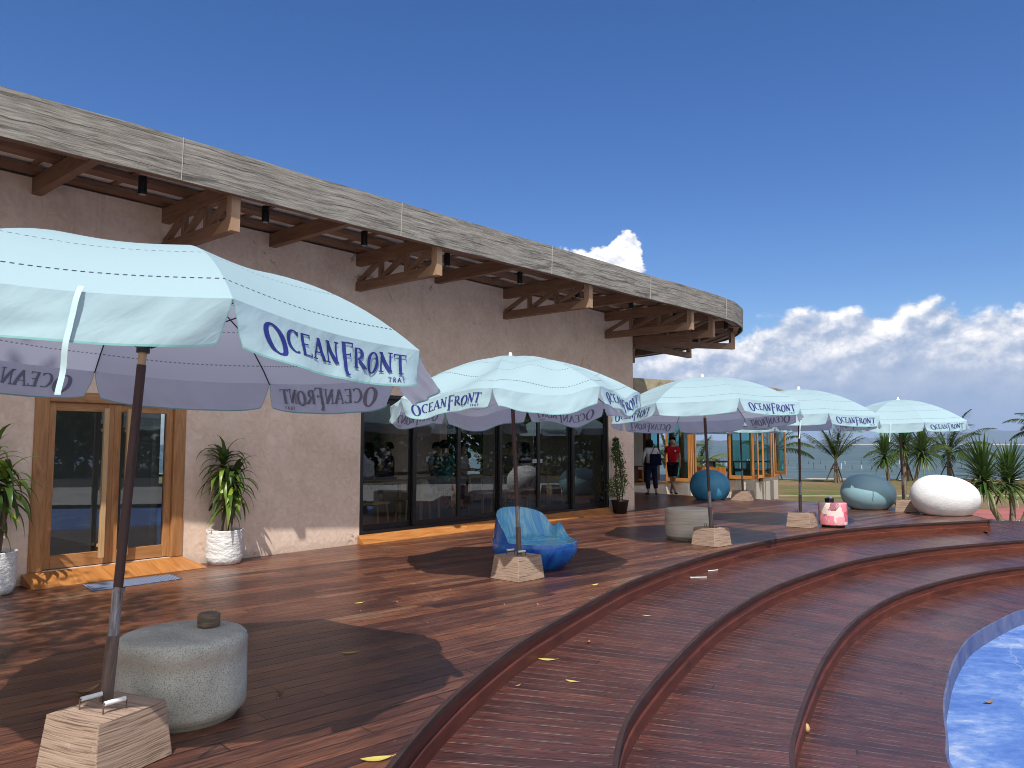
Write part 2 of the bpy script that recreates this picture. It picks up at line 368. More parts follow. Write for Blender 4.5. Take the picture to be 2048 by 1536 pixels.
M['whitepipe'] = mat('white_pipe', (0.72, 0.74, 0.74), 0.45)[0]
M['strap'] = mat('white_strap', (0.45, 0.60, 0.62), 0.8)[0]
M['ink'] = mat('navy_print', (0.012, 0.022, 0.17), 0.7)[0]
M['ink_back'] = mat('print_showing_through', (0.19, 0.20, 0.27), 0.9)[0]

def m_fabric(name, flap):
    """pale aqua canvas outside, greyish lavender coating inside, slightly translucent"""
    m = bpy.data.materials.new(name); m.use_nodes = True; n = NT(m.node_tree); nt = m.node_tree; nt.nodes.clear()
    u, v, _ = n.sep(n.nd('ShaderNodeUVMap').outputs[0])
    out = (0.42, 0.60, 0.655); ins = (0.68, 0.73, 0.86)
    geo = n.nd('ShaderNodeNewGeometry')
    weave = n.noise(n.xyz(u, v, 0.0), 60.0, 2.0, 0.5)
    wr = n.noise(n.xyz(n.m('ADD', n.m('MULTIPLY', u, 11.0), n.m('MULTIPLY', v, 9.0)), n.m('MULTIPLY', v, 7.0), 0.0), 1.0, 3.0, 0.5, 0.3) if flap else n.noise(geo.outputs['Position'], 4.0, 3.0, 0.5, 0.3)
    c = n.mix(geo.outputs['Backfacing'], out, ins)
    if flap:
        e = n.m('MAXIMUM', n.m('GREATER_THAN', v, 0.193), n.m('GREATER_THAN', n.m('ABSOLUTE', n.m('SUBTRACT', u, 0.58)), 0.574))
        c = n.mix(e, c, (0.22, 0.50, 0.47))
    else:
        # woven dashes in rows parallel to the rim (u metres across the gore, v 0 at the rim .. 1 at the hub)
        dash = None
        for pos in (0.095, 0.31, 0.53, 0.76):
            d = n.m('LESS_THAN', n.m('ABSOLUTE', n.m('SUBTRACT', v, pos)), 0.0030)
            dash = d if dash is None else n.m('MAXIMUM', dash, d)
        dd = n.m('LESS_THAN', n.m('FRACT', n.m('DIVIDE', u, 0.030)), 0.55)
        dash = n.m('MULTIPLY', dash, dd)
        ink = n.mix(geo.outputs['Backfacing'], (0.015, 0.02, 0.09), (0.10, 0.10, 0.15))
        c = n.mix(n.m('MULTIPLY', dash, 0.95), c, ink)
    nrm = n.bump(n.m('ADD', wr, n.m('MULTIPLY', weave, 0.03)), 0.22 if flap else 0.2, 0.03)
    dif = n.nd('ShaderNodeBsdfPrincipled', {'Base Color': c, 'Roughness': 0.75, 'Normal': nrm}); dif.inputs['Specular IOR Level'].default_value = 0.2
    trc = n.mix(0.5, c, (0.62, 0.68, 0.80))
    tr = n.nd('ShaderNodeBsdfTranslucent', {'Color': trc})
    mixs = n.nd('ShaderNodeMixShader', {0: 0.32, 1: dif.outputs[0], 2: tr.outputs[0]})
    n.nd('ShaderNodeOutputMaterial', {0: mixs.outputs[0]})
    return m
M['canopy'] = m_fabric('aqua_canvas', False); M['flap'] = m_fabric('aqua_canvas_valance', True)

def m_glass(name, tint, refl_rough=0.0):
    m = bpy.data.materials.new(name); m.use_nodes = True; n = NT(m.node_tree); m.node_tree.nodes.clear()
    fr = n.nd('ShaderNodeFresnel', {'IOR': 1.62}).outputs[0]
    fr = n.m('MINIMUM', n.m('ADD', n.m('MULTIPLY', fr, 1.25), 0.03), 1.0)
    tr = n.nd('ShaderNodeBsdfTransparent', {'Color': (*tint, 1)})
    gl = n.nd('ShaderNodeBsdfGlossy', {'Color': (0.9, 0.95, 0.97, 1), 'Roughness': refl_rough})
    mx = n.nd('ShaderNodeMixShader', {0: fr, 1: tr.outputs[0], 2: gl.outputs[0]})
    n.nd('ShaderNodeOutputMaterial', {0: mx.outputs[0]}); return m
M['glass'] = m_glass('tinted_glass', (0.66, 0.70, 0.72)); M['teal_glass'] = m_glass('teal_glass', (0.22, 0.52, 0.50))

def m_speck(name, c1, c2, speck, sc=9.0):
    m, n, b, setb = mat(name, rough=0.8, spec=0.25); p = objco(n)
    a = n.noise(p, 2.6, 6.0, 0.6, 0.8); s_ = n.noise(p, 150.0, 2.0, 0.6)
    c = n.ramp(a, [(0.35, c1), (0.65, c2)])
    c = n.mix(n.m('MULTIPLY', n.smooth(s_, 0.50, 0.62), 0.6), c, speck)
    x, y, z = n.sep(p)
    c = n.mix(n.m('MULTIPLY', n.smooth(n.m('ABSOLUTE', n.m('SUBTRACT', n.m('ADD', z, n.m('MULTIPLY', a, 0.1)), 0.42)), 0.07, 0.0), 0.5), c, (0.34, 0.255, 0.195))
    c = n.mix(n.m('MULTIPLY', n.smooth(n.m('ADD', z, n.m('MULTIPLY', a, 0.15)), 0.22, 0.08), 0.55), c, (0.38, 0.32, 0.24))
    setb(color=c, normal=n.bump(n.m('ADD', a, n.m('MULTIPLY', s_, 0.2)), 0.25, 0.01)); return m
M['greydrum'] = m_speck('speckled_stone', (0.40, 0.40, 0.355), (0.58, 0.58, 0.51), (0.15, 0.15, 0.135))
def m_banded():
    m, n, b, setb = mat('banded_concrete', rough=0.85, spec=0.2); p = objco(n); x, y, z = n.sep(p)
    a = n.noise(n.xyz(n.m('MULTIPLY', x, 1.5), n.m('MULTIPLY', y, 1.5), n.m('MULTIPLY', z, 28.0)), 1.0, 4.0, 0.6, 0.3)
    c = n.ramp(a, [(0.3, (0.42, 0.39, 0.32)), (0.5, (0.56, 0.51, 0.42)), (0.7, (0.64, 0.60, 0.51))])
    setb(color=c, normal=n.bump(a, 0.4, 0.01)); return m
M['banded'] = m_banded()
def m_pink():
    m, n, b, setb = mat('patched_pink_paint', rough=0.6, spec=0.3); p = objco(n); x, y, z = n.sep(p)
    ang = n.m('ARCTAN2', y, x); q = n.noise(p, 10.0, 6.0, 0.75, 0.5)
    vor = n.nd('ShaderNodeTexVoronoi', {'Vector': n.xyz(n.m('MULTIPLY', ang, 1.6), n.m('MULTIPLY', z, 5.0), n.m('MULTIPLY', q, 0.25)), 'Scale': 1.1, 'Randomness': 1.0}, distance='CHEBYCHEV')
    r_ = n.sep(vor.outputs['Color'])[0]
    c = n.ramp(r_, [(0.0, (0.74, 0.24, 0.29)), (0.3, (0.74, 0.24, 0.29)), (0.31, (0.78, 0.62, 0.58)), (0.5, (0.62, 0.10, 0.16)), (0.62, (0.76, 0.34, 0.38)), (0.8, (0.34, 0.12, 0.15))], 'CONSTANT')
    c = n.mix(n.m('MULTIPLY', n.smooth(q, 0.55, 0.7), 0.6), c, (0.80, 0.66, 0.63))
    setb(color=c, normal=n.bump(q, 0.5, 0.02)); return m
M['pink'] = m_pink()
def m_paint(name, c1, c2, rough=0.35, scale=2.0, bump=0.1, bs=0.01, stretch=1.0):
    m, n, b, setb = mat(name, rough=rough, spec=0.5); p = objco(n); x, y, z = n.sep(p)
    a = n.noise(n.xyz(x, y, n.m('MULTIPLY', z, stretch)), scale, 6.0, 0.6, 0.6)
    setb(color=n.ramp(a, [(0.3, c1), (0.7, c2)]), normal=n.bump(n.noise(n.xyz(x, y, n.m('MULTIPLY', z, 2.0)), scale * 5, 4.0, 0.6), bump, bs)); return m
M['egg_blue'] = m_paint('blue_gloss_paint', (0.04, 0.24, 0.43), (0.07, 0.32, 0.53), 0.42, 1.4, 0.15)
M['egg_grey'] = m_paint('grey_blue_paint', (0.21, 0.38, 0.44), (0.27, 0.44, 0.49), 0.5, 1.6, 0.15)
M['egg_white'] = m_paint('rough_white_paint', (0.66, 0.67, 0.66), (0.78, 0.79, 0.78), 0.6, 3.0, 0.35, 0.02)
M['pot_white'] = m_paint('ribbed_white_plaster', (0.62, 0.63, 0.63), (0.78, 0.78, 0.77), 0.7, 4.0, 0.6, 0.03, 4.0)
def m_swirl(name, lo, mid, hi, alt, st=5.5):
    m, n, b, setb = mat(name, rough=0.22, spec=0.55); p = objco(n); x, y, z = n.sep(p)
    wv = n.noise(n.xyz(n.m('MULTIPLY', x, 2.2), n.m('MULTIPLY', n.m('ADD', y, n.m('MULTIPLY', x, 0.8)), st), n.m('MULTIPLY', z, 0.9)), 1.0, 5.0, 0.55, 2.4)
    c = n.ramp(wv, [(0.25, lo), (0.42, mid), (0.52, hi), (0.60, mid), (0.72, alt)])
    setb(color=c, rough=0.24, normal=n.bump(wv, 0.1, 0.01)); b.inputs['Coat Weight'].default_value = 0.4; b.inputs['Coat Roughness'].default_value = 0.1; return m
M['chair_out'] = m_swirl('blue_resin_shell', (0.012, 0.02, 0.26), (0.008, 0.11, 0.50), (0.012, 0.18, 0.58), (0.008, 0.04, 0.38), 1.2)
M['chair_in'] = m_swirl('pale_blue_resin_seat', (0.04, 0.22, 0.46), (0.08, 0.38, 0.64), (0.24, 0.54, 0.62), (0.04, 0.30, 0.66))

def m_leaf(name, c1, c2, c3, trans=0.25, rough=0.4):
    m = bpy.data.materials.new(name); m.use_nodes = True; n = NT(m.node_tree); m.node_tree.nodes.clear()
    u, v, _ = n.sep(n.nd('ShaderNodeUVMap').outputs[0])      # u: random per leaf, v: along it
    c = n.ramp(n.m('ADD', n.m('MULTIPLY', u, 0.9), n.m('MULTIPLY', v, 0.1)), [(0.0, c1), (0.6, c2), (1.0, c3)])
    b = n.nd('ShaderNodeBsdfPrincipled', {'Base Color': c, 'Roughness': rough}); b.inputs['Specular IOR Level'].default_value = 0.4
    t = n.nd('ShaderNodeBsdfTranslucent', {'Color': n.mix(0.5, c, c3)})
    s_ = n.nd('ShaderNodeMixShader', {0: trans, 1: b.outputs[0], 2: t.outputs[0]})
    n.nd('ShaderNodeOutputMaterial', {0: s_.outputs[0]}); return m
M['leaf_drac'] = m_leaf('dracaena_leaf', (0.022, 0.055, 0.014), (0.06, 0.13, 0.022), (0.34, 0.42, 0.05), 0.25, 0.35)
M['leaf_shrub'] = m_leaf('shrub_leaf', (0.025, 0.06, 0.015), (0.06, 0.12, 0.02), (0.16, 0.22, 0.05))
M['leaf_palm'] = m_leaf('palm_leaf', (0.025, 0.05, 0.015), (0.06, 0.10, 0.025), (0.20, 0.24, 0.06), 0.3)
M['leaf_yucca'] = m_leaf('yucca_leaf', (0.02, 0.05, 0.015), (0.05, 0.10, 0.02), (0.20, 0.26, 0.07), 0.15)
M['leaf_tree'] = m_leaf('tree_leaf', (0.03, 0.07, 0.015), (0.06, 0.12, 0.022), (0.14, 0.20, 0.04), 0.35)
M['leaf_yellow'] = m_leaf('fallen_yellow_leaf', (0.46, 0.38, 0.08), (0.62, 0.52, 0.14), (0.70, 0.62, 0.24), 0.1)
M['leaf_brown'] = m_leaf('fallen_brown_leaf', (0.22, 0.12, 0.05), (0.34, 0.20, 0.08), (0.42, 0.28, 0.12), 0.1)
M['bark'] = wood('bark', (0.07, 0.05, 0.035), (0.26, 0.20, 0.14), 3.0, 0.9, 1.2, 0.7)
M['barkdark'] = wood('dark_bark', (0.03, 0.02, 0.015), (0.16, 0.11, 0.08), 4.0, 0.9, 1.3, 0.8)
M['soil'] = mat('potting_soil', (0.035, 0.022, 0.014), 0.95)[0]
M['white'] = mat('white_paint', (0.78, 0.78, 0.77), 0.5)[0]

def m_ground():
    m, n, b, setb = mat('lawn', rough=0.95, spec=0.1); p = worldco(n); x, y, z = n.sep(p)
    a = n.noise(p, 0.22, 6.0, 0.65, 0.5); f = n.noise(p, 6.0, 6.0, 0.75)
    a = n.m('ADD', a, n.m('MULTIPLY', n.m('SUBTRACT', f, 0.5), 0.25))
    c = n.ramp(a, [(0.38, (0.22, 0.15, 0.09)), (0.48, (0.17, 0.13, 0.06)), (0.56, (0.10, 0.125, 0.032)), (0.66, (0.22, 0.165, 0.095))])
    band = n.smooth(n.m('ABSOLUTE', n.m('SUBTRACT', n.m('ADD', y, n.m('MULTIPLY', a, 3.0)), 36.5)), 0.7, 0.2)
    c = n.mix(n.m('MULTIPLY', band, 0.6), c, (0.42, 0.36, 0.24))
    setb(color=c, normal=n.bump(f, 0.8, 0.05)); return m
M['lawn'] = m_ground()
def m_sea():
    m, n, b, setb = mat('sea_water', rough=0.45, spec=0.25); p = worldco(n); x, y, z = n.sep(p)
    d = n.m('DIVIDE', y, 1000.0)
    lx = n.m('DIVIDE', x, n.m('ADD', 1.0, n.m('MULTIPLY', y, 0.012)))
    ly = n.m('MULTIPLY', n.nd('ShaderNodeMath', {0: n.m('MAXIMUM', y, 1.0), 1: 2.718}, operation='LOGARITHM').outputs[0], 60.0)
    w1 = n.noise(n.xyz(n.m('MULTIPLY', lx, 0.35), ly, 0.0), 1.0, 6.0, 0.65, 0.4)
    w2 = n.noise(n.xyz(n.m('MULTIPLY', lx, 0.03), n.m('MULTIPLY', ly, 0.12), 0.0), 1.0, 4.0, 0.6, 0.8)
    t = n.m('ADD', n.m('MULTIPLY', w1, 0.65), n.m('MULTIPLY', w2, 0.35))
    c = n.ramp(t, [(0.36, (0.040, 0.072, 0.070)), (0.52, (0.085, 0.125, 0.118)), (0.68, (0.17, 0.215, 0.20))])
    setb(color=c, normal=n.bump(n.noise(n.xyz(x, n.m('MULTIPLY', y, 2.0), 0.0), 0.9, 5.0, 0.6), 0.6, 0.15)); return m
M['sea'] = m_sea()
def m_bluefloor():
    m, n, b, setb = mat('worn_blue_paint', rough=0.7, spec=0.25); p = worldco(n)
    rot = n.nd('ShaderNodeMapping', {'Vector': p, 'Rotation': (0, 0, R(38)), 'Scale': (1.0, 1.5, 1.0)}).outputs[0]
    a = n.noise(rot, 1.1, 8.0, 0.68, 0.6); f = n.noise(rot, 5.0, 7.0, 0.75, 0.3)
    c = n.ramp(n.m('ADD', n.m('MULTIPLY', a, 0.6), n.m('MULTIPLY', f, 0.4)), [(0.36, (0.055, 0.12, 0.38)), (0.48, (0.095, 0.19, 0.47)), (0.57, (0.19, 0.29, 0.54)), (0.66, (0.46, 0.50, 0.58))])
    x, y, z = n.sep(p)
    crk = n.m('LESS_THAN', n.m('ABSOLUTE', n.m('SUBTRACT', n.m('ADD', n.m('MULTIPLY', x, 0.55), n.m('MULTIPLY', n.noise(p, 1.0, 5.0, 0.6), 0.35)), n.m('ADD', n.m('MULTIPLY', y, 0.30), 0.62))), 0.006)
    c = n.mix(n.m('MULTIPLY', crk, 0.4), c, (0.3, 0.38, 0.52))
    setb(color=c, normal=n.bump(f, 0.3, 0.01)); return m
M['bluefloor'] = m_bluefloor()
M['bluewall'] = m_paint('worn_shaded_blue_kerb', (0.05, 0.075, 0.20), (0.14, 0.165, 0.26), 0.7, 3.0, 0.3)  # kerb blue darkened so the colour carries its shade
M['redpath'] = m_paint('red_path', (0.30, 0.085, 0.075), (0.38, 0.13, 0.11), 0.85, 1.0, 0.3)
M['concrete'] = m_paint('pale_concrete', (0.48, 0.46, 0.42), (0.60, 0.58, 0.54), 0.85, 0.4, 0.3)
M['asphalt'] = m_paint('asphalt', (0.05, 0.05, 0.05), (0.08, 0.08, 0.08), 0.85, 0.8, 0.3)
M['sand'] = m_paint('pale_sand', (0.50, 0.44, 0.34), (0.62, 0.56, 0.45), 0.95, 2.0, 0.6, 0.05)
M['hill'] = m_paint('wooded_hill', (0.035, 0.055, 0.04), (0.05, 0.075, 0.05), 0.95, 0.002, 0.2)
M['inner'] = m_paint('grey_inner_wall', (0.34, 0.34, 0.33), (0.42, 0.42, 0.40), 0.85, 1.2, 0.3)
M['inner_floor'] = m_paint('inner_floor_tiles', (0.10, 0.09, 0.085), (0.15, 0.14, 0.13), 0.4, 1.0, 0.1)
M['skin'] = mat('skin', (0.42, 0.24, 0.16), 0.55)[0]
M['hair'] = mat('black_hair', (0.008, 0.006, 0.005), 0.75, 0.0, 0.15)[0]
def cloth(name, c): 
    m, n, b, setb = mat(name, rough=0.9, spec=0.1); p = objco(n)
    setb(normal=n.bump(n.noise(p, 14.0, 4.0, 0.6, 1.0), 0.5, 0.02), color=n.mix(n.noise(p, 6.0, 3.0), tuple(k * 0.8 for k in c), c)); return m

# ---------------------------------------------------------------- ground, steps, terrace
def spline(pts, n):
    P = [Vector((p[0], p[1], 0)) for p in pts]; P = [P[0] * 2 - P[1]] + P + [P[-1] * 2 - P[-2]]; out = []
    for i in range(1, len(P) - 2):
        for k in range(6):
            t = k / 6; a, b, c, d = P[i - 1], P[i], P[i + 1], P[i + 2]
            out.append(0.5 * ((2 * b) + (c - a) * t + (2 * a - 5 * b + 4 * c - d) * t * t + (3 * b - a - 3 * c + d) * t ** 3))
    out.append(P[-2])
    return resample(out, n)
def resample(out, n):
    Ls = [0]
    for a, b in zip(out, out[1:]): Ls.append(Ls[-1] + (b - a).length)
    res = []; j = 0
    for k in range(n + 1):
        t = Ls[-1] * k / n
        while j < len(Ls) - 2 and Ls[j + 1] < t: j += 1
        f = (t - Ls[j]) / max(Ls[j + 1] - Ls[j], 1e-6); res.append(out[j].lerp(out[j + 1], min(max(f, 0), 1)))
    return res
def smoothpath(p, it=2):
    for _ in range(it): p = [p[0]] + [(p[i - 1] + p[i] * 2 + p[i + 1]) / 4 for i in range(1, len(p) - 1)] + [p[-1]]
    return p
E1 = smoothpath(spline([(-1.3, -4), (-1.25, -1), (-1.05, 1.2), (-0.82, 2.7), (-0.6, 3.83), (-0.52, 4.3), (-0.32, 5.09), (-0.02, 6.0), (0.27, 6.7), (1.15, 8.55), (1.68, 9.45), (2.1, 10.1), (3.03, 11.36), (4.21, 12.70), (5.7, 14.0), (6.78, 14.72), (7.92, 15.30), (9.81, 16.02)], 150))
E2 = smoothpath(spline([(0.0, -4), (0.0, -1), (0.1, 1.2), (0.33, 3.1), (0.56, 4.4), (0.65, 4.84), (0.77, 5.25), (1.08, 5.99), (1.47, 6.82), (1.95, 7.77), (2.47, 8.64), (3.2, 9.73), (4.05, 10.76), (5.17, 11.95), (6.26, 12.81), (7.39, 13.56), (9.59, 14.59), (11.3, 15.2), (15, 16.2)], 150))
E3 = smoothpath(spline([(1.1, -4), (1.1, -1), (1.15, 1.2), (1.4, 3.4), (1.74, 4.97), (2.06, 5.74), (2.36, 6.35), (2.72, 7.04), (3.07, 7.67), (3.88, 8.95), (4.86, 10.19), (5.81, 11.13), (7.01, 12.08), (8.5, 12.96), (11.5, 14.1), (15.6, 15.0)], 150))
E4 = smoothpath(spline([(2.3, -4), (2.3, -1), (2.35, 1.2), (2.6, 3.6), (3.05, 5.53), (3.27, 5.95), (3.54, 6.48), (3.79, 6.94), (4.08, 7.4), (4.45, 7.98), (4.93, 8.65), (5.37, 9.2), (6.0, 9.83), (6.62, 10.4), (6.97, 10.68), (9.0, 11.9), (12, 13.0), (16.2, 13.8)], 150))
FAN = Vector((9.8, 2.6, 0))
def polar(p): d = Vector((p[0], p[1], 0)) - FAN; return (d.length, math.atan2(-d.y, -d.x) * 9.5)
def tread(name, ea, eb, z, label):
    """boarded step surface between an upper edge ea (runs a little under its riser) and the lower edge eb"""
    mb = MB(); n = 150
    def fn(i, j):
        k = min(int(round(i * n)), n); a, b = ea[k], eb[k]; d = (a - b).normalized() * 0.04
        p = (a + d).lerp(b, j); return Vector((p.x, p.y, z))
    mb.grid(fn, n, 8, smooth=False)
    k = 0
    for fi, f in enumerate(mb.f):
        q = [polar(mb.v[i]) for i in f]; mb.uv[fi] = q
    for f in mb.f:
        pass
    o = mb.build(name, M['tread']); o['kind'] = 'structure'; return o
def riser(path, z0, prof, mat_, name, ztop=None):
    """sweep of a profile (out, z) along a path; out points to the right of travel"""
    mb = MB(); n = len(path); fr = []; Lp = 0
    for i in range(n):
        t = (path[min(i + 1, n - 1)] - path[max(i - 1, 0)]).normalized(); o = Vector((t.y, -t.x, 0))
        if i: Lp += (path[i] - path[i - 1]).length
        fr.append((path[i], o, Lp))
    for a, b in zip(prof, prof[1:]):
        ll = math.hypot(b[0] - a[0], b[1] - a[1]); off = a[1] * 3 + a[0]
        vs = []; fs = []; us = []
        for p, o, l in fr:
            for q in (a, b): vs.append(Vector((p.x, p.y, z0 + q[1])) + o * q[0])
        for i in range(n - 1):
            fs.append((2 * i, 2 * i + 1, 2 * i + 3, 2 * i + 2)); us.append([(fr[i][2], off), (fr[i][2], off + ll), (fr[i + 1][2], off + ll), (fr[i + 1][2], off)])
        mb.add(vs, fs, us, False)
    o = mb.build(name, mat_); o['kind'] = 'structure'; return o
def fill_poly(pts, z, name, mat_, ang=0.0, kind='structure'):
    bm = bmesh.new(); vs = [bm.verts.new((p[0], p[1], z)) for p in pts]
    es = [bm.edges.new((vs[i], vs[(i + 1) % len(vs)])) for i in range(len(vs))]
    bmesh.ops.triangle_fill(bm, use_beauty=True, use_dissolve=False, edges=es)
    uvl = bm.loops.layers.uv.new('UVMap'); c, s_ = math.cos(ang), math.sin(ang)
    for f in bm.faces:
        if f.normal.z < 0: f.normal_flip()
        for lp in f.loops:
            x, y = lp.vert.co.x, lp.vert.co.y; lp[uvl].uv = (x * c + y * s_ + 60, -x * s_ + y * c + 60)
    me = bpy.data.meshes.new(name); bm.to_mesh(me); bm.free(); me.materials.append(mat_)
    o = bpy.data.objects.new(name, me); col.objects.link(o); ORG[o.name] = Vector((0, 0, 0))
    if kind: o['kind'] = kind
    return o
far_edge = [Vector(p + (0,)) for p in [(9.84, 16.03), (10.05, 16.75), (10.15, 17.4), (9.7, 18.6), (9.0, 19.9), (8.2, 20.95), (7.25, 21.75), (6.4, 22.6), (5.4, 23.6), (4.0, 25.3), (2.4, 27.5)]]
side = resample(far_edge, 40)
deckpts = [(p.x, p.y) for p in E1] + [(p.x, p.y) for p in side[1:]] + [tuple(L(10.6, -1.5)[:2]), tuple(L(10.6, -0.12)[:2]), tuple(L(-15, -0.12)[:2]), (-13.5, -4)]
terrace = fill_poly(deckpts, 0.0, 'terrace', M['deck'], R(42.5))
RP = [(0.022, 0.0), (0.022, -0.034), (0.0, -0.034), (0.0, -0.122), (0.012, -0.126), (0.016, -0.134), (0.016, -0.235)]
for i, (e, z) in enumerate(((E1, 0.0), (E2, -0.23), (E3, -0.46))):
    riser(e, z, [(-0.01, 0.0005), (0.022, 0.0005), (0.022, -0.034), (0.0, -0.034)], M['nosing'], 'step_nosing')
    riser(e, z, RP[2:], M['riser'], 'step_riser')
riser([p for p in side], 0.0, [(-0.01, 0.0005), (0.022, 0.0005), (0.022, -0.034), (0.0, -0.034)], M['nosing'], 'terrace_nosing')
riser([p for p in side], 0.0, [(0.0, -0.034), (0.0, -0.122), (0.016, -0.13), (0.016, -0.75)], M['riser'], 'terrace_side')
g = MB(); g.box((9.815, 16.03, -0.118), 0.05, 0.05, 0.232, 0.35); g.build('terrace_corner', M['riser'])['kind'] = 'structure'
g = MB(); g.box((9.825, 16.02, -0.0165), 0.07, 0.07, 0.034, 0.35); g.build('nosing_corner', M['nosing'])['kind'] = 'structure'
# first step runs on past the end of the terrace
E1x = resample([Vector((p.x, p.y, 0)) for p in E1] + [Vector((10.6, 16.9, 0)), Vector((11.25, 17.5, 0)), Vector((14.0, 19.2, 0))], 150)
def retread():
    mb = MB(); n = 200
    a_ = resample(E1 + [Vector((9.78, 16.6, 0)), Vector((9.95, 17.4, 0)), Vector((10.5, 18.3, 0)), Vector((11.6, 18.1, 0)), Vector((15.5, 17.6, 0))], n); b_ = resample(E2, n)
    def fn(i, j):
        k = min(int(round(i * n)), n); a, b = a_[k], b_[k]; d = (a - b).normalized() * 0.04
        p = (a + d).lerp(b, j); return Vector((p.x, p.y, -0.23))
    mb.grid(fn, n, 8, smooth=False)
    for fi, f in enumerate(mb.f): mb.uv[fi] = [polar(mb.v[i]) for i in f]
    o = mb.build('upper_step', M['tread']); o['kind'] = 'structure'
    riser(a_[-52:], -0.23, [(0.02, 0.0), (0.02, -0.04), (0.0, -0.04), (0.0, -0.5)], M['riser'], 'step_riser')
retread()
tread('middle_step', E2, E3, -0.46, ''); tread('lower_step', E3, E4, -0.69, '')
riser(E4, -0.69, [(-0.012, 0.001), (0.006, 0.001), (0.006, -0.20)], M['bluewall'], 'blue_kerb')
fill_poly([(p.x - 0.02, p.y) for p in E4] + [(17, 9), (17, -4)], -0.885, 'blue_floor', M['bluefloor'])
fill_poly([(17.0, -30), (17.0, 13.9), (15.5, 17.5), (20, 22), (60, 26), (60, -30)], -0.74, 'plaza', M['concrete'])
fill_poly([(30, -40), (30, 24.0), (60, 25), (60, -40)], -0.73, 'car_park', M['asphalt'])
fill_poly([(-13.5, -4), (17, -4), (17, -30), (-60, -30)], -0.9, 'forecourt', M['concrete'])
# lawn to the shore, path and sand round the plants
fill_poly([(-90, -60), (70, -60), (90, 44), (45, 50.8), (30, 51.0), (18, 51.6), (0, 58), (-90, 66)], -0.95, 'lawn', M['lawn'])
lp = [(11.2, 13.5), (11.2, 20), (8, 22.5), (3, 27), (-10, 30), (-10, 57), (0, 58), (18, 51.6), (30, 51.0), (45, 50.8), (90, 44), (90, 14)]
fill_poly(lp, -0.75, 'shore_lawn', M['lawn'])
fill_poly([(13.2, 19.0), (13.4, 24.2), (15.1, 27.2), (19.5, 28.6), (30, 27), (30, 19)], -0.744, 'red_path', M['redpath'])
fill_poly([(13.0, 21.2), (13.3, 23.2), (15.0, 23.7), (17.5, 22.8), (17.2, 20.5), (14, 20)], -0.738, 'sand_bed', M['sand'])
mb = MB()
def beach(i, j):
    xs = -90 + 180 * i
    pts = [(-90, 66), (0, 58), (18, 51.6), (30, 51.0), (45, 50.8), (90, 44)]
    for (x0, y0), (x1, y1) in zip(pts, pts[1:]):
        if x0 <= xs <= x1: yb = y0 + (y1 - y0) * (xs - x0) / (x1 - x0)
    return Vector((xs, yb - 0.25 + 2.4 * j + 0.3 * math.sin(xs * 0.7), -0.745 + 0.06 * math.sin(3.14 * min(j * 2, 1)) - 0.75 * j * j))
mb.grid(beach, 180, 6); o = mb.build('beach', M['sand']); o['kind'] = 'structure'
fill_poly([(-20000, 50), (20000, 50), (30000, 32000), (-20000, 32000)], -1.25, 'sea', M['sea'])

# far shore
def ridge(name, x0, x1, y, hf, seed, depth=1500, n=160):
    mb = MB()
    def fn(i, j):
        x = x0 + (x1 - x0) * i; h = hf(i) * (1 + 0.22 * mnoise.noise(Vector((i * 14, seed, 0))) + 0.08 * mnoise.noise(Vector((i * 60, seed, 2))))
        return Vector((x, y + depth * j + 120 * mnoise.noise(Vector((i * 30, j * 3, seed))), -2 + h * math.sin(math.pi / 2 * min(1, j * 1.6)) ** 0.8 * (1 + 0.1 * mnoise.noise(Vector((i * 40, j * 9, seed))))))
    mb.grid(fn, n, 10); o = mb.build(name, M['hill']); o['kind'] = 'structure'
def bump1(t, c, w): return math.exp(-((t - c) / w) ** 2)
ridge('far_mountains', 3500, 13500, 14500, lambda t: 25 + 300 * bump1(t, 0.80, 0.26) + 70 * bump1(t, 0.48, 0.12) + 50 * bump1(t, 0.25, 0.12), 3.1, 3000)
ridge('far_headland', 1500, 3050, 7600, lambda t: 44 * min(1, 5 * t, (1 - t) * 4), 8.8, 600)
mb = MB(); mb.grid(lambda i, j: Vector((2700 + 2600 * i, 7000 + 90 * j, -1.2 + 6.5 * math.sin(3.14 * j) * min(1, 8 * i))), 60, 4)
o = mb.build('far_glint_strip', M['sand']); o['kind'] = 'structure'  # pale strip added to stand in for the bright glint along the horizon

# ---------------------------------------------------------------- the restaurant building
ZW = 4.58
bld = empty('restaurant_building', L(0, -4), 'long low restaurant with pink plaster wall, dark glass doors and a deep timber eave', 'building')
wl = MB(); T = -0.30
def wallbox(s0, s1, z0, z1): fbox(wl, s0, s1, 0.0, T, z0, z1)
wallbox(-15, -2.08, -0.4, ZW); wallbox(-2.08, -0.32, 2.16, ZW); wallbox(-2.08, -0.32, -0.4, 0.13)
wallbox(-0.32, 2.54, -0.4, ZW); wallbox(2.54, 9.66, 2.36, ZW); wallbox(2.54, 9.66, -0.4, 0.13)
wallbox(9.66, 10.77, -0.4, ZW)
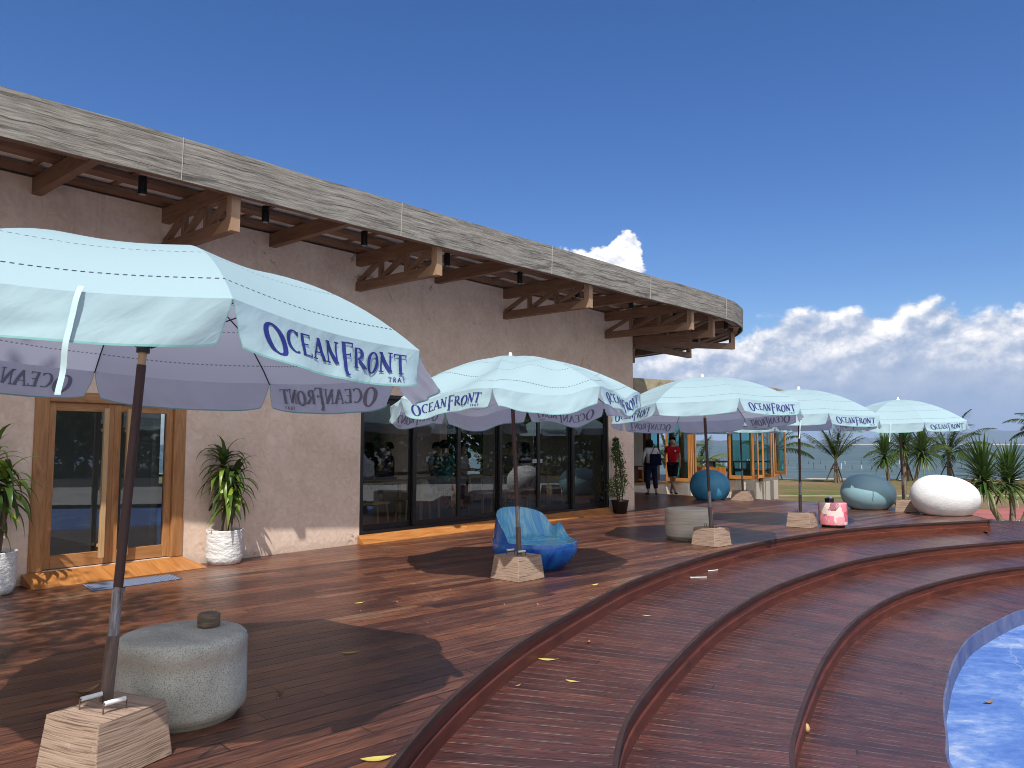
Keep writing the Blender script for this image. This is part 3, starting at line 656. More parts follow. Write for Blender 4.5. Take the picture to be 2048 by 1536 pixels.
# end wall facing the sea, with a garden window, and the back wall
fbox(wl, 10.47, 10.77, T, -4.6, -0.4, ZW); fbox(wl, 10.47, 10.77, -4.6, -6.3, 2.7, ZW); fbox(wl, 10.47, 10.77, -4.6, -6.3, -0.4, 0.7); fbox(wl, 10.47, 10.77, -6.3, -9, -0.4, ZW)
wl.build('wall', M['plaster'], bld)
iw = MB(); 
for a_, b_ in ((-15, -13), (-10, -8.5), (-5.5, -2), (1.0, 2.2), (5.2, 6.4), (9.4, 10.47)): fbox(iw, a_, b_, -9.0, -9.2, -0.4, ZW)
for a_, b_ in ((-13, -10), (-8.5, -5.5), (-2, 1.0), (2.2, 5.2), (6.4, 9.4)): fbox(iw, a_, b_, -9.0, -9.2, -0.4, 0.6); fbox(iw, a_, b_, -9.0, -9.2, 2.7, ZW)  # openings added in the unseen back wall to let light into the room
fbox(iw, -0.6, -0.5, T - .01, -9, 0, 3.4); fbox(iw, -15, 10.46, T - 0.01, -9, 3.35, 3.45)
iw.build('inner_wall', M['inner'], bld)
fl = MB(); fbox(fl, -15, 10.46, T - .01, -8.99, 0.0, 0.12); fl.build('floor', M['inner_floor'], bld)

# roof: curved fascia following the eave, soffit, purlins, rafters, trusses
FP = [L(-14, 1.3)[:2], L(-9, 1.45)[:2], (-4.69, 6.85), (-4.17, 7.39), (-3.56, 8.0), (-2.61, 9.06), (-1.45, 10.32), (-0.48, 11.35), (0.67, 12.58), (1.68, 13.68), (2.78, 14.88), (3.98, 16.15), (4.95, 17.3), (5.42, 18.11), (5.72, 18.85), (5.85, 19.6), (5.85, 20.7), (5.35, 22.6), (4.3, 24.6), (2.6, 26.6), (0.5, 28.3), (-2, 29.5)]
fpath = smoothpath(spline([(p[0], p[1]) for p in FP], 260), 6)
ZB, ZT = 4.37, 4.83
seams = []
fas = MB(); n = len(fpath); Lp = 0; fr = []
for i in range(n):
    t = (fpath[min(i + 1, n - 1)] - fpath[max(i - 1, 0)]).normalized(); o = Vector((t.y, -t.x, 0))
    if i: Lp += (fpath[i] - fpath[i - 1]).length
    fr.append((fpath[i], o, Lp))
for a, b, off in (((0, ZB), (0.02, ZT), 0), ((0.02, ZT), (-0.25, ZT + 0.015), 0.5), ((-0.03, ZB), (0, ZB), 0.9), ((-0.03, ZT - 0.05), (-0.03, ZB), 1.2)):
    vs = [Vector((p.x, p.y, q[1] + 0.008 * mnoise.noise(Vector((l * 1.3, q[1] * 5, 0))))) + o * q[0] for p, o, l in fr for q in (a, b)]
    ll = math.hypot(b[0] - a[0], b[1] - a[1])
    fs = [(2 * i, 2 * i + 2, 2 * i + 3, 2 * i + 1) for i in range(n - 1)]
    us = [[(fr[i][2], off), (fr[i + 1][2], off), (fr[i + 1][2], off + ll), (fr[i][2], off + ll)] for i in range(n - 1)]
    fas.add(vs, fs, us)
fas.build('fascia', M['fascia'], bld)
# seam strips at the panel joints
sl0 = min(fr, key=lambda q: (q[0] - Vector((-3.56, 8.0, 0))).length)[2]
for k in range(-1, 8):
    q = min(fr, key=lambda q: abs(q[2] - (sl0 + 3.08 * k))); t = Vector((-q[1].y, q[1].x, 0)); sm = MB()
    up_ = (ZUP * (ZT - ZB) + q[1] * 0.02).normalized(); sm.frame(q[0] + q[1] * 0.0135 + Vector((0, 0, (ZB + ZT) / 2 + 0.001)), 0.0035, 0.004, 0.231, t, t.cross(up_), up_)
    sm.build('fascia_seam', M['seam'], bld)

top_pts = [(q[0] - q[1] * 0.24)[:2] for q in fr] + [tuple(L(-14, -9)[:2])]
ro = fill_poly(top_pts, ZT + 0.01, 'roof', M['roof_top'], kind=None); ro.parent = bld; ro.location = -bld.location
so = fill_poly([(q[0] - q[1] * 0.02)[:2] for q in fr] + [tuple(L(-14, -9)[:2])], ZW + 0.105, 'soffit', M['soffit'], kind=None); so.parent = bld; so.location = -bld.location
def over(s):   # overhang at s
    best = min(fr, key=lambda q: abs((q[0] - L(s, 1.7)).dot(FD))); return (best[0] - FA).dot(FN)
pu = MB()
for off in (0.02, 0.58, 1.12):
    pts = [q for q in fr if -13.5 < (q[0] - FA).dot(FD) and (q[0] - FA).dot(FN) > 1.0]
    for (s0, s1) in ((-13, -2.2), (-2.2, 2.44), (2.44, 6.03), (6.03, 9.6), (9.6, 12.2)):
        pu.bar(L(s0, off + 0.06, ZW + 0.05), L(s1, off + 0.10, ZW + 0.05), 0.20, 0.06)
        # inner edge beam just behind the fascia
for i in range(0, n - 8, 8):
    a, b = fr[i], fr[i + 8]
    pu.bar(a[0] - a[1] * 0.12 + Vector((0, 0, ZB + 0.09)), b[0] - b[1] * 0.12 + Vector((0, 0, ZB + 0.09)), 0.13, 0.12)
pu.build('purlin', M['truss'], bld)
rf = MB()
for k in range(-9, 15):
    s = k * 0.86 + 0.3
    rf.bar(L(s, 0.0, ZW + 0.085), L(s, over(s) - 0.06, ZW + 0.085), 0.05, 0.03)
rf.build('batten', M['truss'], bld)
for s in (-6.2, -2.17, 0.88, 4.18, 7.9, 12.4):
    r_ = MB(); r_.bar(L(s, -0.02 if s < 11 else -1.5, ZW - 0.10), L(s, over(s) - 0.07, ZW - 0.10), 0.10, 0.19); r_.build('rafter', M['truss'], bld)
def truss(p, q, zt=ZW - 0.10, zb=4.055):
    """parallel chord truss from the wall point p to the outer end q"""
    p, q = Vector((p.x, p.y, 0)), Vector((q.x, q.y, 0)); d = (q - p).normalized(); Ln = (q - p).length; w = 0.10; sd_ = Vector((-d.y, d.x, 0))
    mb = MB(); Z = lambda t, z: p + d * t + Vector((0, 0, z))
    mb.bar(Z(0, zt), Z(Ln + 0.1, zt), w, 0.19); mb.bar(Z(0, zb), Z(Ln - 0.11, zb), w, 0.145)
    z0, z1 = zb + 0.07, zt - 0.09; nn = 3; st = (Ln - 0.1) / nn
    for k in range(nn):
        mb.bar(Z(0.05 + st * k, z0 + 0.01), Z(st * (k + 1) - 0.05 , z1), w * 0.62, 0.07)
        if k < nn - 1: mb.bar(Z(st * (k + 1), z0), Z(st * (k + 1), z1), w * 0.6, 0.07, up=d)
    o = mb.build('truss', M['truss'], bld)
    e = MB(); e.frame(Z(Ln - 0.045, (zb - 0.075 + zt + 0.05) / 2), (zt + 0.05 - zb + 0.075) / 2, 0.055, 0.055, ZUP, sd_, d)
    # gusset wedge at the foot
    a = Z(Ln - 0.10, zb - 0.073); c = Z(Ln - 0.10, zb + 0.10); b = Z(Ln - 0.42, zb - 0.073)
    for sgn in (1, -1):
        off_ = sd_ * 0.054 * sgn; e.add([a + off_, b + off_, c + off_], [(0, 1, 2)], [[(0, 0), (.3, 0), (0, .2)]])
    e.build('end_post', M['truss_end'], o)
for s in (-4.3, -0.68, 2.44, 6.03, 9.6): truss(L(s, -0.02), L(s, over(s) - 0.12))
truss(L(10.85, -0.3), L(10.95, 2.02))
truss(L(10.75, -0.4), L(14.5, -0.40)); truss(L(10.75, -2.3), L(14.6, -2.3)); truss(L(11.2, -0.2), L(13.4, 1.4))
for (s, o_) in ((-4.4, 1.2), (-1.52, 1.22), (-0.05, 1.31), (1.46, 1.36), (3.07, 1.37), (4.8, 1.4), (6.47, 1.42), (8.14, 1.57), (9.75, 1.69), (12.0, 1.84)):
    m_ = MB(); c = L(s, o_, 4.30); m_.tube([c, c + Vector((0, 0, 0.20))], 0.046, 18); dl = m_.build('downlight', M['black'], bld); bevel(dl, 0.004, 1)
    m_ = MB(); m_.tube([c + Vector((0, 0, -0.004)), c + Vector((0, 0, 0.003))], 0.034, 16); m_.build('lens', mat('lamp_lens', (0.25, 0.25, 0.24), 0.2)[0] if 'lamp_lens' not in bpy.data.materials else bpy.data.materials['lamp_lens'], dl)

# wooden double door with its ramp
def pane(mb_parent, s0, s1, z0, z1, o=-0.14, m_='glass'):
    g = MB(); g.add([L(s0, o, z0), L(s1, o, z0), L(s1, o, z1), L(s0, o, z1)], [(0, 1, 2, 3)]); return g.build('pane', M[m_], mb_parent)
g = MB()
fbox(g, -2.08, -1.93, 0.02, -0.2, 0.13, 2.16); fbox(g, -0.47, -0.32, 0.02, -0.2, 0.13, 2.16); fbox(g, -1.93, -0.47, 0.018, -0.2, 2.04, 2.16)
dfr = g.build('door_frame', M['teak'], bld); bevel(dfr, 0.006, 1)
for s0, s1, hs in ((-1.93, -1.20, -1.33), (-1.20, -0.47, -1.06)):
    g = MB(); hw = 0.075
    fbox(g, s0, s0 + 0.085, -0.03, -0.10, 0.14, 2.04); fbox(g, s1 - 0.085, s1, -0.03, -0.10, 0.14, 2.04)
    fbox(g, s0 + 0.085, s1 - 0.085, -0.032, -0.098, 0.14, 0.29); fbox(g, s0 + 0.085, s1 - 0.085, -0.032, -0.098, 1.94, 2.04)
    dr = g.build('door', M['teak'], bld); bevel(dr, 0.004, 1)
    pane(dr, s0 + 0.085, s1 - 0.085, 0.29, 1.94, -0.065)
    g = MB(); fbox(g, hs - 0.028, hs + 0.028, 0.085, 0.035, 0.22, 1.98)
    for zz in (0.34, 1.0, 1.7): fbox(g, hs - 0.02, hs + 0.02, 0.036, -0.03, zz, zz + 0.04)
    bevel(g.build('handle', M['lightwood'], dr), 0.006, 2)
g = MB(); fbox(g, -1.20 - 0.0, -1.198, -0.02, -0.03, 0.14, 2.0)
rp = MB()
for k in range(7):
    s0, s1 = -2.14 + k * 0.278, -2.14 + (k + 1) * 0.278 - 0.004
    a0, a1 = L(s0, 0.021, 0.125), L(s1 - (0.12 if k == 6 else 0), 0.021, 0.125); b0, b1 = L(s0 + 0.0, 0.40, 0.008), L(s1 + (0.02 if k == 6 else 0), 0.40, 0.008)
    dn = Vector((0, 0, -0.12)); o1 = rnd.random() * 9
    rp.add([a0, a1, b1, b0, Vector((b0.x, b0.y, 0.002)), Vector((b1.x, b1.y, 0.002)), a0 + dn, a1 + dn], [(0, 3, 2, 1), (3, 4, 5, 2), (0, 6, 4, 3), (1, 2, 5, 7)],
           [[(o1, 0), (o1 + .4, 0), (o1 + .4, .28), (o1, .28)], [(0, 0), (0.28, 0), (.28, .02), (0, .02)], [(0, 0), (0, .1), (.4, .1), (.4, 0)], [(0, 0), (0, .1), (.4, .1), (.4, 0)]])
rp.build('door_ramp', M['teak_orange'], bld)

# dark sliding glass doors
g = MB(); z0, z1 = 0.135, 2.36
fbox(g, 2.54, 2.60, 0.01, -0.17, z0, z1); fbox(g, 9.60, 9.66, 0.01, -0.17, z0, z1); fbox(g, 2.60, 9.60, 0.01, -0.17, z1 - 0.06, z1); fbox(g, 2.60, 9.60, 0.01, -0.17, z0, z0 + 0.05)
bevel(g.build('window_frame', M['darkmetal'], bld), 0.004, 1)
cuts = [2.60, 3.72, 4.82, 5.95, 7.14, 8.33, 9.60]
for k, (a, b) in enumerate(zip(cuts, cuts[1:])):
    oo = -0.03 if k % 2 else -0.09; g = MB(); w = 0.05
    fbox(g, a - (0.03 if k else 0), a + w, oo, oo - 0.04, z0 + 0.052, z1 - 0.062); fbox(g, b - w, b + (0.03 if k < 5 else 0), oo, oo - 0.04, z0 + 0.052, z1 - 0.062)
    fbox(g, a + w, b - w, oo - 0.002, oo - 0.038, z0 + 0.052, z0 + 0.14); fbox(g, a + w, b - w, oo - 0.002, oo - 0.038, z1 - 0.14, z1 - 0.062)
    wd = g.build('sliding_door', M['darkmetal'], bld); pane(wd, a + w, b - w, z0 + 0.14, z1 - 0.14, oo - 0.02)
    if k in (3, 4):
        st = MB(); sx = (b - 0.20 if k == 3 else a + 0.07); st.add([L(sx, oo - 0.012, 1.18), L(sx + 0.13, oo - 0.012, 1.18), L(sx + 0.13, oo - 0.012, 1.25), L(sx, oo - 0.012, 1.25)], [(0, 1, 2, 3)]); st.build('slide_sticker', mat('sticker_grey', (0.42, 0.46, 0.45), 0.5)[0] if 'sticker_grey' not in bpy.data.materials else bpy.data.materials['sticker_grey'], wd)
        cu = bpy.data.curves.new('word', 'FONT'); cu.body = 'SLIDE'; cu.size = 0.055; tmp = bpy.data.objects.new('word', cu); col.objects.link(tmp)
        me_ = bpy.data.meshes.new_from_object(tmp.evaluated_get(bpy.context.evaluated_depsgraph_get())); bpy.data.objects.remove(tmp)
        tb = MB(); tb.add([L(sx + 0.008 + v.co.x * 0.72, oo - 0.010, 1.195 + v.co.y) for v in me_.vertices], [tuple(p.vertices) for p in me_.polygons]); tb.build('lettering', M['darkmetal'], wd)
sl = MB()
for k in range(3):
    s0, s1 = 2.50 + k * 2.42, 2.50 + (k + 1) * 2.42 - 0.006 if k < 2 else 9.86
    A_ = [L(s0, 0.011, 0.135), L(s1 - (0.1 if k == 2 else 0), 0.011, 0.135), L(s1, 0.17, 0.012), L(s0, 0.17, 0.012)]; Bt = [Vector((p.x, p.y, 0.001)) for p in A_]
    uu = rnd.random() * 9
    sl.add(A_ + Bt, [(0, 3, 2, 1), (3, 7, 6, 2), (0, 4, 7, 3), (1, 2, 6, 5)], [[(uu, 0), (uu, .2), (uu + 2.4, .2), (uu + 2.4, 0)], [(0, 0), (0, .02), (2, .02), (2, 0)], [(0, 0)] * 4, [(0, 0)] * 4])
sl.build('threshold_ramp', M['teak_orange'], bld)

# ---------------------------------------------------------------- hand drawn lettering: strokes (x, y, width)
def arc(cx, cy, rx, ry, a0, a1, w0, w1=None, n=18, wm=None, tilt=0.0):
    out = []
    for k in range(n + 1):
        t = k / n; a = R(a0 + (a1 - a0) * t); w = w0 + ((w1 if w1 is not None else w0) - w0) * t
        if wm is not None: w = wm[0] + (wm[1] - wm[0]) * abs(math.cos(a))
        x = cx + rx * math.cos(a); y = cy + ry * math.sin(a); out.append((x - tilt * (y - cy), y, w))
    return out
def serif(x, y, w=0.22, t=0.055): return [(x - w / 2, y, t), (x + w / 2, y, t)]
GL = {
 'O': (0.78, lambda: [arc(.36, .5, .29, .50, 0, 360, .1, wm=(.05, .15), tilt=.12)]),
 'C': (0.62, lambda: [arc(.36, .5, .28, .50, 48, 300, .1, wm=(.05, .13)), [(.53, .80, .05), (.56, .98, .05)]]),
 'E': (0.60, lambda: [[(.16, 0, .13), (.16, 1, .11)], [(.10, .98, .055), (.50, 1.0, .055)], [(.50, 1.03, .05), (.50, .86, .04)], [(.18, .52, .05), (.42, .54, .05)], [(.05, .02, .055), (.52, .02, .055)], [(.52, 0, .05), (.54, .17, .04)]]),
 'A': (0.70, lambda: [[(.08, 0, .055), (.34, 1.02, .07)], [(.32, 1.02, .12), (.60, 0, .14)], [(.17, .33, .05), (.50, .33, .05)], serif(.09, 0.0), serif(.60, 0.0, .24)]),
 'N': (0.72, lambda: [[(.14, 0, .06), (.14, 1.0, .06)], [(.11, 1.0, .12), (.58, .0, .15)], [(.58, 0, .06), (.58, 1.04, .06)], serif(.14, 0), serif(.10, 1.0, .2), serif(.58, 1.04, .22)]),
 'F': (0.62, lambda: [[(.20, -.42, .13), (.20, 1.05, .12)], [(.10, 1.05, .06), (.58, 1.09, .06)], [(.58, 1.11, .05), (.58, .90, .04)], [(.2, .50, .05), (.46, .53, .05)], [(.46, .42, .04), (.46, .62, .04)], serif(.20, -.42, .26)]),
 'R': (0.70, lambda: [[(.16, 0, .12), (.16, 1.0, .11)], [(.1, .98, .05), (.3, 1.0, .05)], arc(.28, .74, .20, .26, 90, -90, .06, wm=(.05, .13), n=12), [(.28, .48, .08), (.60, 0, .14)], serif(.16, 0), serif(.62, 0, .18)]),
 'o': (0.66, lambda: [arc(.33, .42, .25, .52, 0, 360, .1, wm=(.05, .13), tilt=-.08)]),
 'T': (0.66, lambda: [[(.34, -.05, .13), (.34, 1.0, .11)], [(.04, 1.0, .06), (.64, 1.0, .06)], [(.05, .84, .04), (.04, 1.03, .05)], [(.63, .84, .04), (.64, 1.03, .05)], serif(.34, -.05, .26)]),
}
def layout(word):
    """word of glyph keys (key, scale, dy) -> list of strokes in text units, total width"""
    x = 0; out = []
    for key, sc, dy in word:
        w, f = GL[key]
        for st in f(): out.append([(x + px * sc, dy + py * sc, pw * sc) for px, py, pw in st])
        x += w * sc
    return out, x
WORD, WORDW = layout([('O', 1.30, -.34), ('C', 1, 0), ('E', 1, 0), ('A', 1, 0), ('N', 1, 0), ('F', 1.08, 0), ('R', 1, 0), ('o', 1.05, -.06), ('N', 1, 0), ('T', 1, 0)])
def sans(word):
    S = {'T': [[(.25, 0, .09), (.25, 1, .09)], [(0, 1, .09), (.5, 1, .09)]], 'R': [[(.08, 0, .09), (.08, 1, .09)], arc(.12, .74, .26, .24, 90, -90, .09, n=8), [(.18, .5, .09), (.42, 0, .09)]], 'A': [[(0, 0, .09), (.25, 1, .09)], [(.25, 1, .09), (.5, 0, .09)], [(.1, .35, .08), (.4, .35, .08)]]}
    x = 0; out = []
    for c in word:
        out += [[(x + a, b, w) for a, b, w in st] for st in S[c]]; x += .66
    return out, x
SMALL, SMALLW = sans('TRAT')
def strokes_to(mb, strokes, mapf):
    """turn strokes into ribbons of small quads; mapf(x, y, layer) -> point"""
    for li, st in enumerate(strokes):
        pts = []
        for (a, b) in zip(st, st[1:]):
            k = max(1, int(math.hypot(b[0] - a[0], b[1] - a[1]) / 0.12))
            for i in range(k): t = i / k; pts.append(tuple(a[j] + (b[j] - a[j]) * t for j in range(3)))
        pts.append(st[-1]); n = len(pts); vs = []; closed = math.hypot(st[0][0] - st[-1][0], st[0][1] - st[-1][1]) < 1e-3
        for i, p in enumerate(pts):
            a, b = pts[i - 1] if i else (pts[-2] if closed else p), pts[i + 1] if i < n - 1 else (pts[1] if closed else p)
            dx, dy = b[0] - a[0], b[1] - a[1]; l = math.hypot(dx, dy) or 1; nx, ny = -dy / l, dx / l; w = p[2] * 0.62
            vs.append(mapf(p[0] + nx * w, p[1] + ny * w, li)); vs.append(mapf(p[0] - nx * w, p[1] - ny * w, li))
        mb.add(vs, [(2 * i, 2 * i + 1, 2 * i + 3, 2 * i + 2) for i in range(n - 1)])

# ---------------------------------------------------------------- parasols
UR, UHT, UHA, UZB = 1.512, 2.079, 2.60, 0.27
def parasol(label, x, y, yaw, tx, ty, parity, byaw, bw, bd, seed, flare={}, slack=0.0, straps=(), grips=True, wind=0.0, group='aqua parasols along the terrace', sagk=1.0, UHA=2.60, fc=(0.0, 0.0), dome=1.9):
    rr = random.Random(seed); root = empty('parasol', (x, y, 0), label, 'parasol', group)
    ax = Vector((tx, ty, 1)).normalized(); e1 = Vector((0, 1, 0)).cross(ax).normalized(); e2 = ax.cross(e1)
    o = Vector((x, y, UZB)); P = lambda a, b, h: o + ax * (h - UZB) + e1 * a + e2 * b
    tips = [(UR * math.cos(yaw + k * math.pi / 4), UR * math.sin(yaw + k * math.pi / 4)) for k in range(8)]
    ph = [rr.random() * 6 for _ in range(24)]
    def C(k, s, t):
        a, b = tips[k], tips[(k + 1) % 8]; ex, ey = a[0] + (b[0] - a[0]) * s, a[1] + (b[1] - a[1]) * s
        bow = 1 - 0.020 * math.sin(math.pi * s) * t
        h = UHT + (UHA - UHT) * (1 - t ** dome) - 0.030 * sagk * math.sin(math.pi * s) * t * (1.15 - 0.5 * t)
        if slack:
            q = Vector((ex * t * 2.2, ey * t * 2.2, seed))
            h += slack * math.sin(math.pi * s) ** 0.7 * t * (0.5 * math.sin(9 * t + 5 * s + ph[k]) + mnoise.noise(q))
        return P(ex * t * bow, ey * t * bow, h)
    def F(k, s, t, off=0.0):
        a, b = tips[k], tips[(k + 1) % 8]; fl = 0.045 + flare.get(k, 0.0) + wind * math.sin(ph[k])
        inset = 0.5 + (s - 0.5) * (1 - 0.085 * t ** 1.2)
        ex, ey = a[0] + (b[0] - a[0]) * inset, a[1] + (b[1] - a[1]) * inset; nx, ny = ex / math.hypot(ex, ey), ey / math.hypot(ex, ey)
        mx, my = (a[0] + b[0]) / 2, (a[1] + b[1]) / 2; ml = math.hypot(mx, my); nx, ny = mx / ml, my / ml
        top = C(k, s, 1.0)
        drop = 0.202 * (1 - 0.10 * abs(2 * s - 1) ** 7) * t * (1.0 - 1.1 * abs(flare.get(k, 0.0)))
        e = math.sin(math.pi * s)
        wv = t * (0.016 * math.sin(7.0 * s + ph[8 + k]) + 0.009 * math.sin(19 * s + ph[k] * 2 + 2 * t)) + 0.0075 * math.sin(34 * s + 3 * t + ph[k] + 2 * math.sin(9 * s + ph[k])) * t * (1 - t) * 2
        wv += 0.022 * t * mnoise.noise(Vector((s * 3.0 + k * 9, t * 1.5, seed)))
        wv += 0.010 * t * mnoise.noise(Vector((s * 9 + t * 4, t * 3.5, seed + k)))
        outw = fl * t ** 1.3 + wv + off
        # keep the corner folds turned a little under
        outw -= 0.03 * t * (abs(2 * s - 1) ** 10)
        dx = (inset - s) * (b[0] - a[0]); dy = (inset - s) * (b[1] - a[1])
        return top + e1 * (nx * outw + dx) + e2 * (ny * outw + dy) - ax * drop
    cn = MB()
    for k in range(8):
        side = math.hypot(tips[k][0] - tips[(k + 1) % 8][0], tips[k][1] - tips[(k + 1) % 8][1])
        cn.grid(lambda i, j, k=k: C(k, i, 1 - j * 0.985), 16, 20, uvfn=lambda i, j: ((i - 0.5) * side * (1 - j) + 5, j))
    cp = cn.build('canopy', M['canopy'], root)
    for k in range(8):
        g = MB(); g.grid(lambda i, j: F(k, i, j), 40, 8, uvfn=lambda i, j: (i * 1.157 + 0.0015, 0.202 * j), flip=True)
        fl = g.build('valance', M['flap'], root)
        if k % 2 == parity:
            for sgn, name, mt in ((1, 'lettering', 'ink'), (-1, 'lettering_showing_through', 'ink_back')):
                t_ = MB(); cap = 0.45
                def mp(px, py, li):
                    s = 0.115 + px / WORDW * 0.79; t = 0.66 - py * cap + 0.0 * px
                    return F(k, s, t, sgn * (0.0035 + 0.00018 * li))
                strokes_to(t_, WORD, mp)
                def mp2(px, py, li):
                    return F(k, 0.80 + px / SMALLW * 0.105, 0.90 - py * 0.115, sgn * (0.0035 + 0.00018 * li))
                strokes_to(t_, SMALL, mp2); t_.build(name, M[mt], fl)
    # ribs and struts
    for k in range(8):
        r_ = MB(); a = tips[k]
        r_.tube([P(a[0] * t, a[1] * t, UHT + (UHA - UHT) * (1 - t ** dome) - 0.014) for t in (0.03, .2, .35, .5, .65, .8, .92, 0.995)], 0.0042, 6); rb = r_.build('rib', M['black'], root)
        r_ = MB(); t = 0.48; r_.tube([P(a[0] * 0.025, a[1] * 0.025, UHA - 0.46), P(a[0] * t, a[1] * t, UHT + (UHA - UHT) * (1 - t ** dome) - 0.02)], 0.0038, 6); r_.build('strut', M['black'], rb)
    h_ = MB(); h_.tube([P(0, 0, UHA - 0.49), P(0, 0, UHA - 0.43)], 0.034, 12); h_.build('runner', M['black'], root)
    f_ = MB(); f_.tube([P(0, 0, UHA - 0.012), P(0, 0, UHA + 0.012), P(0, 0, UHA + 0.02), P(0, 0, UHA + 0.05), P(0, 0, UHA + 0.062)], [0.045, 0.036, 0.022, 0.020, 0.008], 14); f_.build('finial', M['white'], root)
    p_ = MB(); p_.tube([P(0, 0, 1.97), P(0, 0, UHA - 0.02)], 0.0205, 14); pt = p_.build('upper_pole', M['lightwood'], root)
    p_ = MB(); p_.tube([P(0, 0, 0.58), P(0, 0, 1.2), P(0, 0, 1.975)], 0.0235, 16); p_.build('pole', M['rusty'], root)
    p_ = MB(); p_.tube([P(0, 0, 0.56), P(0, 0, 0.62), P(0, 0, 0.70), P(0, 0, 0.795), P(0.003, 0, 0.80), P(0.006, .002, 0.825)], [0.0255, .0262, .0255, 0.0262, .0275, .028], 16, cap=False); p_.build('plastic_wrap', M['wrap'], root)
    p_ = MB(); p_.tube([P(0, 0, 0.262), P(0, 0, 0.585)], 0.031, 18); p_.build('sleeve', M['sleeve'], root)
    # weighted foot: a truncated pyramid cast to look like timber
    c, s_ = math.cos(byaw), math.sin(byaw); X, Y = Vector((c, s_, 0)), Vector((-s_, c, 0)); bc = Vector((x + fc[0], y + fc[1], 0)); H_ = 0.268; tp = 0.87
    b_ = MB(); N_ = 10
    def corner(ix, iy, z): k = 1 - (1 - tp) * z / H_; return bc + X * ix * bw / 2 * k + Y * iy * bd / 2 * k + Vector((0, 0, z))
    cs = [(-1, -1), (1, -1), (1, 1), (-1, 1)]
    for q in range(4):
        A_, B_ = cs[q], cs[(q + 1) % 4]; lw = bw if q % 2 == 0 else bd; ou = rr.random() * 7
        def fn(i, j, A_=A_, B_=B_):
            z = j * H_ + 0.001; p = corner(*A_, z).lerp(corner(*B_, z), i)
            if j == 0: p += (p - bc).normalized() * (0.006 * mnoise.noise(p * 30)) + Vector((0, 0, 0.003 * (1 + mnoise.noise(p * 40))))
            return p
        b_.grid(fn, N_, 6, uvfn=lambda i, j: (ou + i * lw, j * 0.3 + ou), smooth=False)
    b_.add([corner(*q, H_) for q in cs], [(0, 1, 2, 3)], [[(0, 5), (bw * tp, 5), (bw * tp, 5 + bd * .5), (0, 5 + bd * .5)]])
    blk = b_.build('foot', M['block'], root)
    me = blk.data; bm = bmesh.new(); bm.from_mesh(me); bmesh.ops.remove_doubles(bm, verts=bm.verts, dist=0.0008); bm.to_mesh(me); bm.free(); bevel(blk, 0.007, 2)
    for sx in (-1, 1):
        hb = MB(); hc = bc + X * (sx * bw * 0.20) - Y * bd * 0.06 + Vector((0, 0, H_))
        d = (X * 0.25 + Y).normalized() if grips else X; w = 0.055 if grips else 0.022
        hb.tube([hc - d * w + Vector((0, 0, -0.02)), hc - d * w + Vector((0, 0, 0.048)), hc + d * w + Vector((0, 0, 0.05)), hc + d * w + Vector((0, 0, -0.02))], 0.0045, 8)
        hd = hb.build('lifting_handle', M['steel'], root)
        if grips:
            gb = MB(); gb.tube([hc - d * (w - .006) + Vector((0, 0, 0.048)), hc + d * (w - .006) + Vector((0, 0, 0.05))], 0.0115, 12); gb.build('grip', M['whitepipe'], hd)
    for k, s, ln in straps:
        q = MB(); a_ = F(k, s, 0.0, 0.012) + ax * 0.02; b2 = F(k, s, 0.4, 0.04)
        def sp(i, j):
            z = j * ln; p = a_ + (b2 - a_).normalized() * 0; out_ = (b2 - a_); out_.z = 0
            sidev = (F(k, s + 0.01, 0) - F(k, s, 0)).normalized()
            return a_ + out_ * min(1, j * 3) + sidev * (0.020 * (i - 0.5) - 0.10 * j * ln) - ZUP * z + out_ * 0.15 * math.sin(j * 14)
        q.grid(sp, 2, 24); q.build('tie_strap', M['strap'], root)
    return root

parasol('large near parasol at the left edge, cut off by the frame, over the speckled drum', -2.038, 3.975, -0.925, 0.042, 0.051, 0, R(-24), 0.41, 0.44, 1, flare={1: 0.09, 7: -0.045}, straps=((7, 0.55, 0.40),), sagk=1.2, UHA=2.53, fc=(0.06, -0.10), dome=2.7)
parasol('rumpled second parasol standing over the blue resin chair', 0.085, 9.13, -1.705, -0.044, 0.029, 1, R(-43.5), 0.45, 0.45, 2, slack=0.10, sagk=1.6, fc=(-0.02, -0.02))
parasol('third parasol in front of the banded beige drum, lettering on its right valance', 3.09, 12.07, -2.279, -0.018, 0.080, 1, R(-52), 0.45, 0.42, 3, grips=False, sagk=0.8, UHA=2.62)
parasol('fourth parasol, its foot beside the small pink drum', 5.54, 14.92, -2.384, 0.018, 0.010, 1, R(-39), 0.46, 0.42, 4, grips=False, straps=((0, 0.62, 0.45),), sagk=0.8, UHA=2.62, fc=(-0.05, -0.2))
parasol('farthest right parasol standing between the grey blue pod and the white pod', 9.30, 18.42, -2.488, -0.030, -0.026, 1, R(-35), 0.5, 0.46, 5, grips=False, straps=((0, 0.42, 0.42),), sagk=0.8, UHA=2.62, fc=(-0.1, -0.4))
parasol('shaded rear parasol behind the others next to the round blue pod', 6.44, 21.62, -2.0, -0.02, 0.0, 1, R(-40), 0.52, 0.5, 6, grips=False, wind=0.05)

